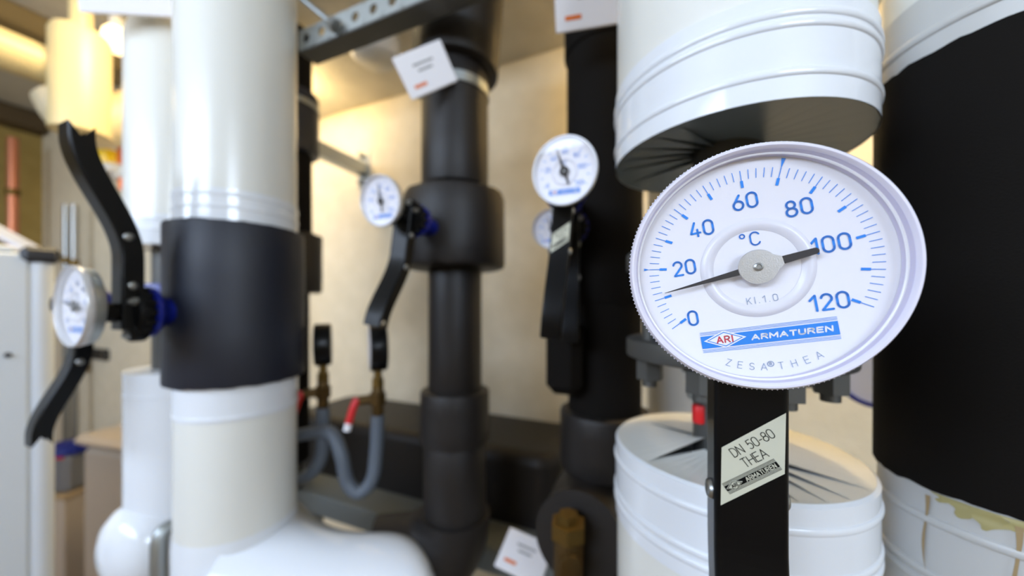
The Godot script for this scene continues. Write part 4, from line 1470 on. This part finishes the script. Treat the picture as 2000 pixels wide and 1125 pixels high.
	part("orange_lead", mb, M.orange, t, "orange lead")
	# things low down on the floor
	p = at(262, 960, 1.62)
	t = thing("storage_tank", "large beige box tank on the floor behind the half hidden white pipe", "tank", Vector3(p.x, 0, p.z), Basis(Vector3.UP, deg_to_rad(8)))
	var th := at(205, 862, 1.66).y
	mb = MB.new()
	mb.box(Vector3(0.36, th, 0.14), Vector3(-0.05, th / 2, 0.0), 0.03)
	part("body", mb, M.tank_beige, t)
	mb = MB.new()
	mb.box(Vector3(0.40, 0.05, 0.18), Vector3(-0.05, th + 0.025, 0.0), 0.02)
	part("lid", mb, M.tank_beige, t)
	p = at(136, 970, 1.88)
	t = thing("floor_box", "small cream box on the floor between the cabinet and the beige tank", "box", Vector3(p.x, 0, p.z), Basis(Vector3.UP, deg_to_rad(20)))
	var bh := at(110, 960, 1.88).y
	mb = MB.new()
	mb.box(Vector3(0.17, bh, 0.17), Vector3(0, bh / 2, 0), 0.008)
	part("body", mb, M.tank_beige, t)
	mb = MB.new()
	mb.box(Vector3(0.18, 0.02, 0.18), Vector3(0, bh + 0.01, 0), 0.005)
	part("lid", mb, M.cardboard, t)
	var bt := bh + 0.02
	t = thing("grey_canister", "grey canister standing on the small cream box", "canister", Vector3(p.x, bt, p.z), Basis(Vector3.UP, deg_to_rad(20)))
	mb = MB.new()
	mb.box(Vector3(0.14, 0.20, 0.13), Vector3(0, 0.10, 0), 0.02)
	part("body", mb, M.mid_grey, t)
	mb = MB.new()
	mb.box(Vector3(0.11, 0.012, 0.012), Vector3(0.0, 0.19, 0.066), 0.003)
	part("red_strip", mb, M.red, t, "red strip")
	t = thing("blue_cap", "dark blue plastic lid lying on the grey canister", "lid", Vector3(p.x, bt + 0.20, p.z), Basis(Vector3.UP, deg_to_rad(20)))
	mb = MB.new()
	mb.lathe([Vector2(0, 0.055), Vector2(0.05, 0.052), Vector2(0.078, 0.04), Vector2(0.085, 0.0), Vector2(0, 0.0)], 28)
	part("shell", mb, M.blue_plastic, t)
	mb = MB.new()
	mb.tube(curve([Vector3(0.05, 0.03, 0), Vector3(0.085, 0.028, 0.0), Vector3(0.11, 0.018, 0.0)]), 0.014, 12)
	part("spout", mb, M.blue_plastic, t)
	p = at(172, 955, 1.95)
	t = thing("floor_pump", "small dark pump on the floor beside the beige tank", "pump", Vector3(p.x, 0, p.z))
	var ph := at(152, 935, 2.0).y
	mb = MB.new()
	mb.cyl(Vector3(0, 0, 0), Vector3(0, ph, 0), 0.06, 24, 0.01)
	part("body", mb, M.dark_grey, t)
	mb = MB.new()
	mb.cyl(Vector3(0.03, ph, 0), Vector3(0.03, ph + 0.10, 0), 0.03, 20, 0.004)
	part("motor", mb, M.mid_grey, t)
	mb = MB.new()
	mb.tube(curve([Vector3(-0.02, ph, 0), Vector3(-0.02, ph + 0.06, 0), Vector3(-0.06, ph + 0.10, 0.02)]), 0.014, 12)
	part("pipe", mb, M.brass, t)
	# ochre bracket with a dark label on the wall
	p = at_plane(152, 690, -WALL - 0.02)
	t = thing("wall_bracket", "ochre upright on the cream wall just below the edge-on dial", "bracket", Vector3(p.x, p.y, WALL))
	mb = MB.new()
	mb.box(Vector3(0.24, 0.26, 0.05), Vector3(0, 0.03, 0.025), 0.005)
	part("upright", mb, M.yellow if false else M.trunking, t)
	p = at_plane(188, 692, -WALL - 0.02)
	t = thing("rating_plate", "small dark plate on the cream wall right of the ochre upright", "plate", Vector3(p.x, p.y, WALL))
	mb = MB.new()
	mb.box(Vector3(0.22, 0.065, 0.02), Vector3(0, 0, 0.010), 0.004)
	part("plate", mb, M.dark_grey, t)
	mb = MB.new()
	for s in [-1.0, 1.0]:
		mb.cyl(Vector3(s * 0.09, 0, 0.02), Vector3(s * 0.09, 0, 0.024), 0.008, 12)
	part("screw", mb, M.steel, t)

func unseen_ceiling_lamp() -> void:   # a warm ceiling lamp, out of view, placed to light the back wall
	var p := Vector3(-1.45, CEIL, -0.60)
	var t := thing("unseen_ceiling_lamp", "unseen round warm white ceiling lamp above the far left aisle, lighting the back wall", "lamp", p)
	var mb := MB.new()
	mb.cyl(Vector3(0, -0.03, 0), Vector3(0, 0, 0), 0.19, 40, 0.004)
	part("housing", mb, M.frame_white, t)
	mb = MB.new()
	mb.cyl(Vector3(0, -0.045, 0), Vector3(0, -0.03, 0), 0.17, 40, 0.006)
	part("diffuser", mb, M.warm_diffuser, t)
	var l := AreaLight3D.new()
	l.name = "warm_light"
	l.area_size = Vector2(0.3, 0.3)
	l.light_energy = 1.5
	l.light_color = Color(1.0, 0.90, 0.70)
	l.area_range = 12.0
	l.area_attenuation = 2.0
	l.shadow_enabled = true
	t.add_child(l)
	l.position = Vector3(0, -0.052, 0)
	l.rotation_degrees = Vector3(-90, 0, 0)

func unseen_lamp(p: Vector3, label: String, energy: float) -> void:   # a small warm globe hidden from view, placed to light the back wall
	var t := thing("unseen_globe_lamp", label, "lamp", p)
	var mb := MB.new()
	mb.cyl(Vector3(0, -0.02, 0), Vector3(0, 0, 0), 0.035, 24, 0.003)
	part("base", mb, M.frame_white, t)
	mb = MB.new()
	mb.lathe([Vector2(0, -0.100), Vector2(0.020, -0.096), Vector2(0.036, -0.080), Vector2(0.042, -0.058), Vector2(0.036, -0.034), Vector2(0.024, -0.018), Vector2(0, -0.018)], 28)
	part("bulb", mb, M.bulb, t, "glowing globe")
	var l := OmniLight3D.new()
	l.name = "globe_light"
	l.light_color = Color(1.0, 0.86, 0.60)
	l.light_energy = energy
	l.light_size = 0.03
	l.omni_range = 10.0
	l.omni_attenuation = 2.0
	l.shadow_enabled = true
	t.add_child(l)
	l.position = Vector3(0, -0.058, 0)
